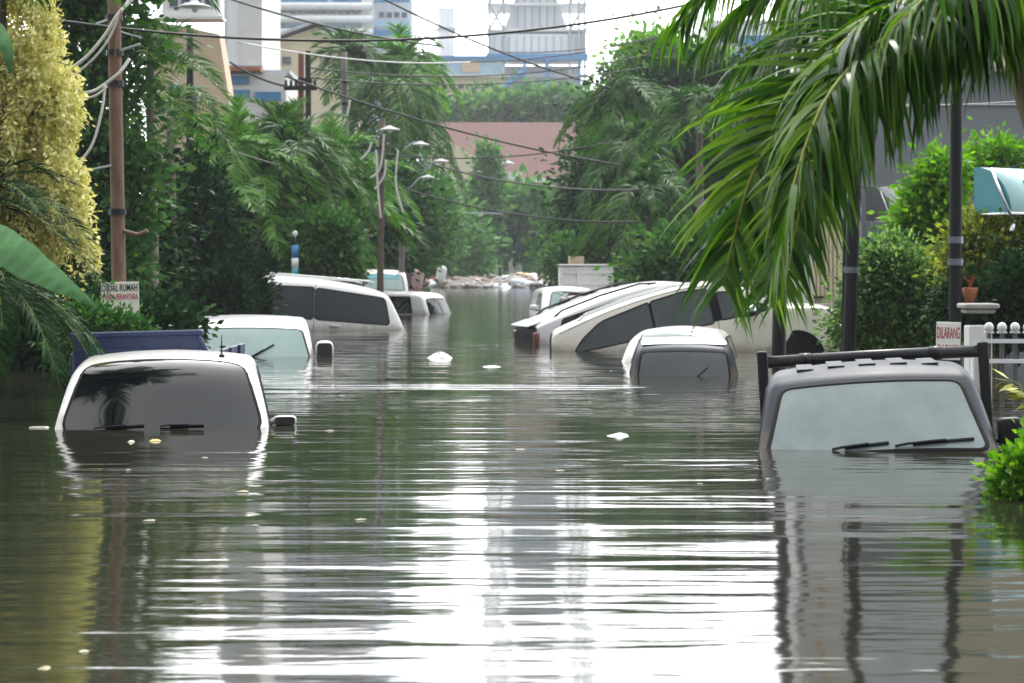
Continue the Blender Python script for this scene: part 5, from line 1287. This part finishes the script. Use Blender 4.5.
k.build('stalks', M_redstem, b)
hb = MB(); hb.ellipsoid((0, 0, 0), (.30, .30, .22), 16, 10, .9); ob = hb.build('orange_bucket', M_orange, None, True, P(757, 290, 35.2)); tag(ob, 'orange plastic bucket showing above the roof end of the white estate car', 'bucket')
MB().tube([(.13 * math.cos(PI * k / 8), 0, .08 + .10 * math.sin(PI * k / 8)) for k in range(9)], .01, 5).build('handle', M_black, ob)
k = MB(); k.box((0, 0, 0), (.5, .3, .9), None, .02); st = k.build('stone_post', M_concrete, None, False, (X(757, 35.2), 35.2, Zp(293, 35.2) - .45 - .0)); tag(st, 'short concrete post under the orange bucket', 'post')

# green fence and rubbish at the end of the street
Y = 193; b = empty('green_fence', (X(500, Y), Y, 0), 'long dark green sheet fence closing the far end of the street', 'fence')
boxpart(b, 'panel', 425, 575, 247, 0, Y, .1, M_greenfence, -.3)
for i in range(11): boxpart(b, 'post', 427 + i * 14.5, 428.4 + i * 14.5, 245, 283, Y, .15, mat('fence_green_post', (.05, .14, .11), .6), proud=.12)
boxpart(b, 'top_rail', 425, 575, 245.5, 247.5, Y, .12, M_sheet, proud=.1)
rg = np.random.default_rng(77)
k = MB()
for i in range(900):                          # uncountable rubbish drift along the far water edge
    px = 420 + 160 * rg.random(); Y = 135 + 50 * rg.random(); c = P(px, 0, Y); s_ = .12 + .5 * rg.random() ** 2
    k.cur = int(rg.integers(0, 6)); c.z = .02 + (.25 + (Y - 135) * .011) * rg.random() ** 1.3
    k.box(c, (s_ * 2.4, s_, s_ * .7), tuple(rg.normal(size=3) * .3), s_ * .2)
tag(k.build('rubbish', [M_rubbish, M_rubbish, M_sheet, M_concrete, mat('faded_pink_rubbish', (.28, .19, .17), .8), M_palmbark]), kind='stuff')
def heap(label, px, py, Y, d, m, nm, cat, e=.6):
    c = P(px, py, Y); o = MB().ellipsoid((0, 0, 0), d, 14, 9, e, (.1, .2, .4)).build(nm, m, None, True, c); tag(o, label, cat)
heap('faded blue tarpaulin bundle floating at the far end of the street', 532, 287, 140, (3.2, 2, .8), mat('pale_blue_tarpaulin', (.40, .48, .62), .7, bump=.5), 'tarpaulin_bundle', 'bundle')
heap('tan mattress lying on the far rubbish drift', 540, 279, 165, (4.2, 2, .5), M_peach, 'mattress', 'mattress')
heap('bright pink bag at the left end of the far rubbish drift', 434, 280, 150, (1.2, 1, .8), M_pink, 'cloth_bag', 'bag')
heap('deep red bundle on top of the far rubbish drift', 461, 273, 170, (1.5, 1, 1.0), mat('red_cloth', (.30, .03, .05), .8), 'cloth_bundle', 'bundle')
heap('white sack leaning at the left end of the far rubbish drift', 441, 275, 130, (.6, .5, 1.2), M_whitewall, 'sack', 'sack')
heap('dusky pink crate behind the grey concrete pole in the water', 414, 280, 100, (.8, .7, 1.1), mat('dusky_pink', (.55, .35, .36), .8), 'crate', 'crate', .35)
heap('white statue like post on the wall above the pale minibus', 380, 264, 76, (.5, .4, 1.1), M_concrete, 'wall_post', 'post', .7)
heap('white ball on the green fence', 486, 264, 190, (.9, .9, .9), M_whitewall, 'ball', 'ball', 1)
Y = 70; b = empty('low_white_wall', (X(390, Y), Y, 0), 'low off white wall behind the pale minibus', 'wall'); boxpart(b, 'wall', 365, 412, 274, 0, Y, .25, M_rubbish, BED); boxpart(b, 'coping', 364, 413, 273, 274.8, Y, .35, M_concrete, proud=.05)

# things floating on the water
def floater(name, label, cat, px, py, d, m, seed=1, lift=.0):
    Y = CH * FPX / (py - YH); rng = random.Random(seed); k = MB(); n = 18; vs = []; fs = []
    for j in range(5):
        for i in range(n):
            a = 2 * PI * i / n; f = j / 4; rr = (1 - f) * (1 + .16 * math.sin(3 * a + seed) + .1 * math.sin(5 * a + 2 * seed))
            vs.append((math.cos(a) * rr * d[0] / 2, math.sin(a) * rr * d[1] / 2, d[2] * (1 - (1 - f) ** 2) * (1 + .35 * math.sin(2 * a + seed)) + .002))
    for j in range(4):
        for i in range(n): fs.append((j * n + i, j * n + (i + 1) % n, j * n + n + (i + 1) % n, j * n + n + i))
    k.add(vs, fs); o = k.build(name, m, None, True, (X(px, Y), Y, lift)); tag(o, label, cat); return o
floater('plastic_bag', 'crumpled pinkish white plastic bag floating in mid street', 'bag', 440, 358, (.38, .5, .07), mat('thin_white_plastic', (.70, .62, .60), .5, bump=.6), 3)
floater('foam_tray', 'flat white foam tray floating in front of the grey hatchback', 'tray', 619, 436, (.17, .30, .018), M_whitewall, 5)
floater('foam_scrap', 'thin white foam scrap floating beyond the bright water streak', 'scrap', 491, 367, (.24, .3, .015), M_whitewall, 7)
floater('floating_leaf', 'yellow leaf floating before the windscreen of the white hatchback', 'leaf', 155, 441, (.09, .12, .012), mat('yellow_leaf_skin', (.42, .32, .05), .6), 2)
floater('floating_leaf', 'small brown leaf floating at the lower left corner', 'leaf', 45, 669, (.04, .06, .006), mat('brown_leaf_skin', (.30, .24, .12), .6), 4)
floater('floating_leaf', 'pale leaf floating near the bow wave under the white hatchback bonnet', 'leaf', 131, 442, (.05, .08, .01), mat('pale_leaf_skin', (.5, .48, .35), .6), 6)
floater('floating_leaf', 'tiny pale leaf drifting at the left edge of the water, lower', 'leaf', 84, 652, (.035, .03, .005), mat('pale_leaf_skin', (.5, .48, .35), .6), 9)

M_scrap = mat('dirty_foam', (.26, .24, .17), .7, 0, 0, .4, 30)
first = floater('drifting_scrap', 'tiny pale scrap adrift on the flood water', 'scrap', 300, 372, (.07, .09, .008), M_scrap, 11)
first['group'] = 'tiny scraps adrift on the water'
rg = random.Random(8)
for px, py in ((520, 450), (560, 471), (700, 484), (128, 470), (205, 458), (60, 447), (342, 396), (590, 402), (611, 371), (243, 492), (422, 331), (452, 312), (497, 346), (150, 521), (330, 431), (470, 402), (360, 520), (640, 500)):
    Y = CH * FPX / (py - YH); o = first.copy(); COL.objects.link(o); o.location = (X(px, Y), Y, .001); o.rotation_euler.z = rg.random() * 6; k_ = .35 + rg.random() * .6; o.scale = (k_, k_, k_)
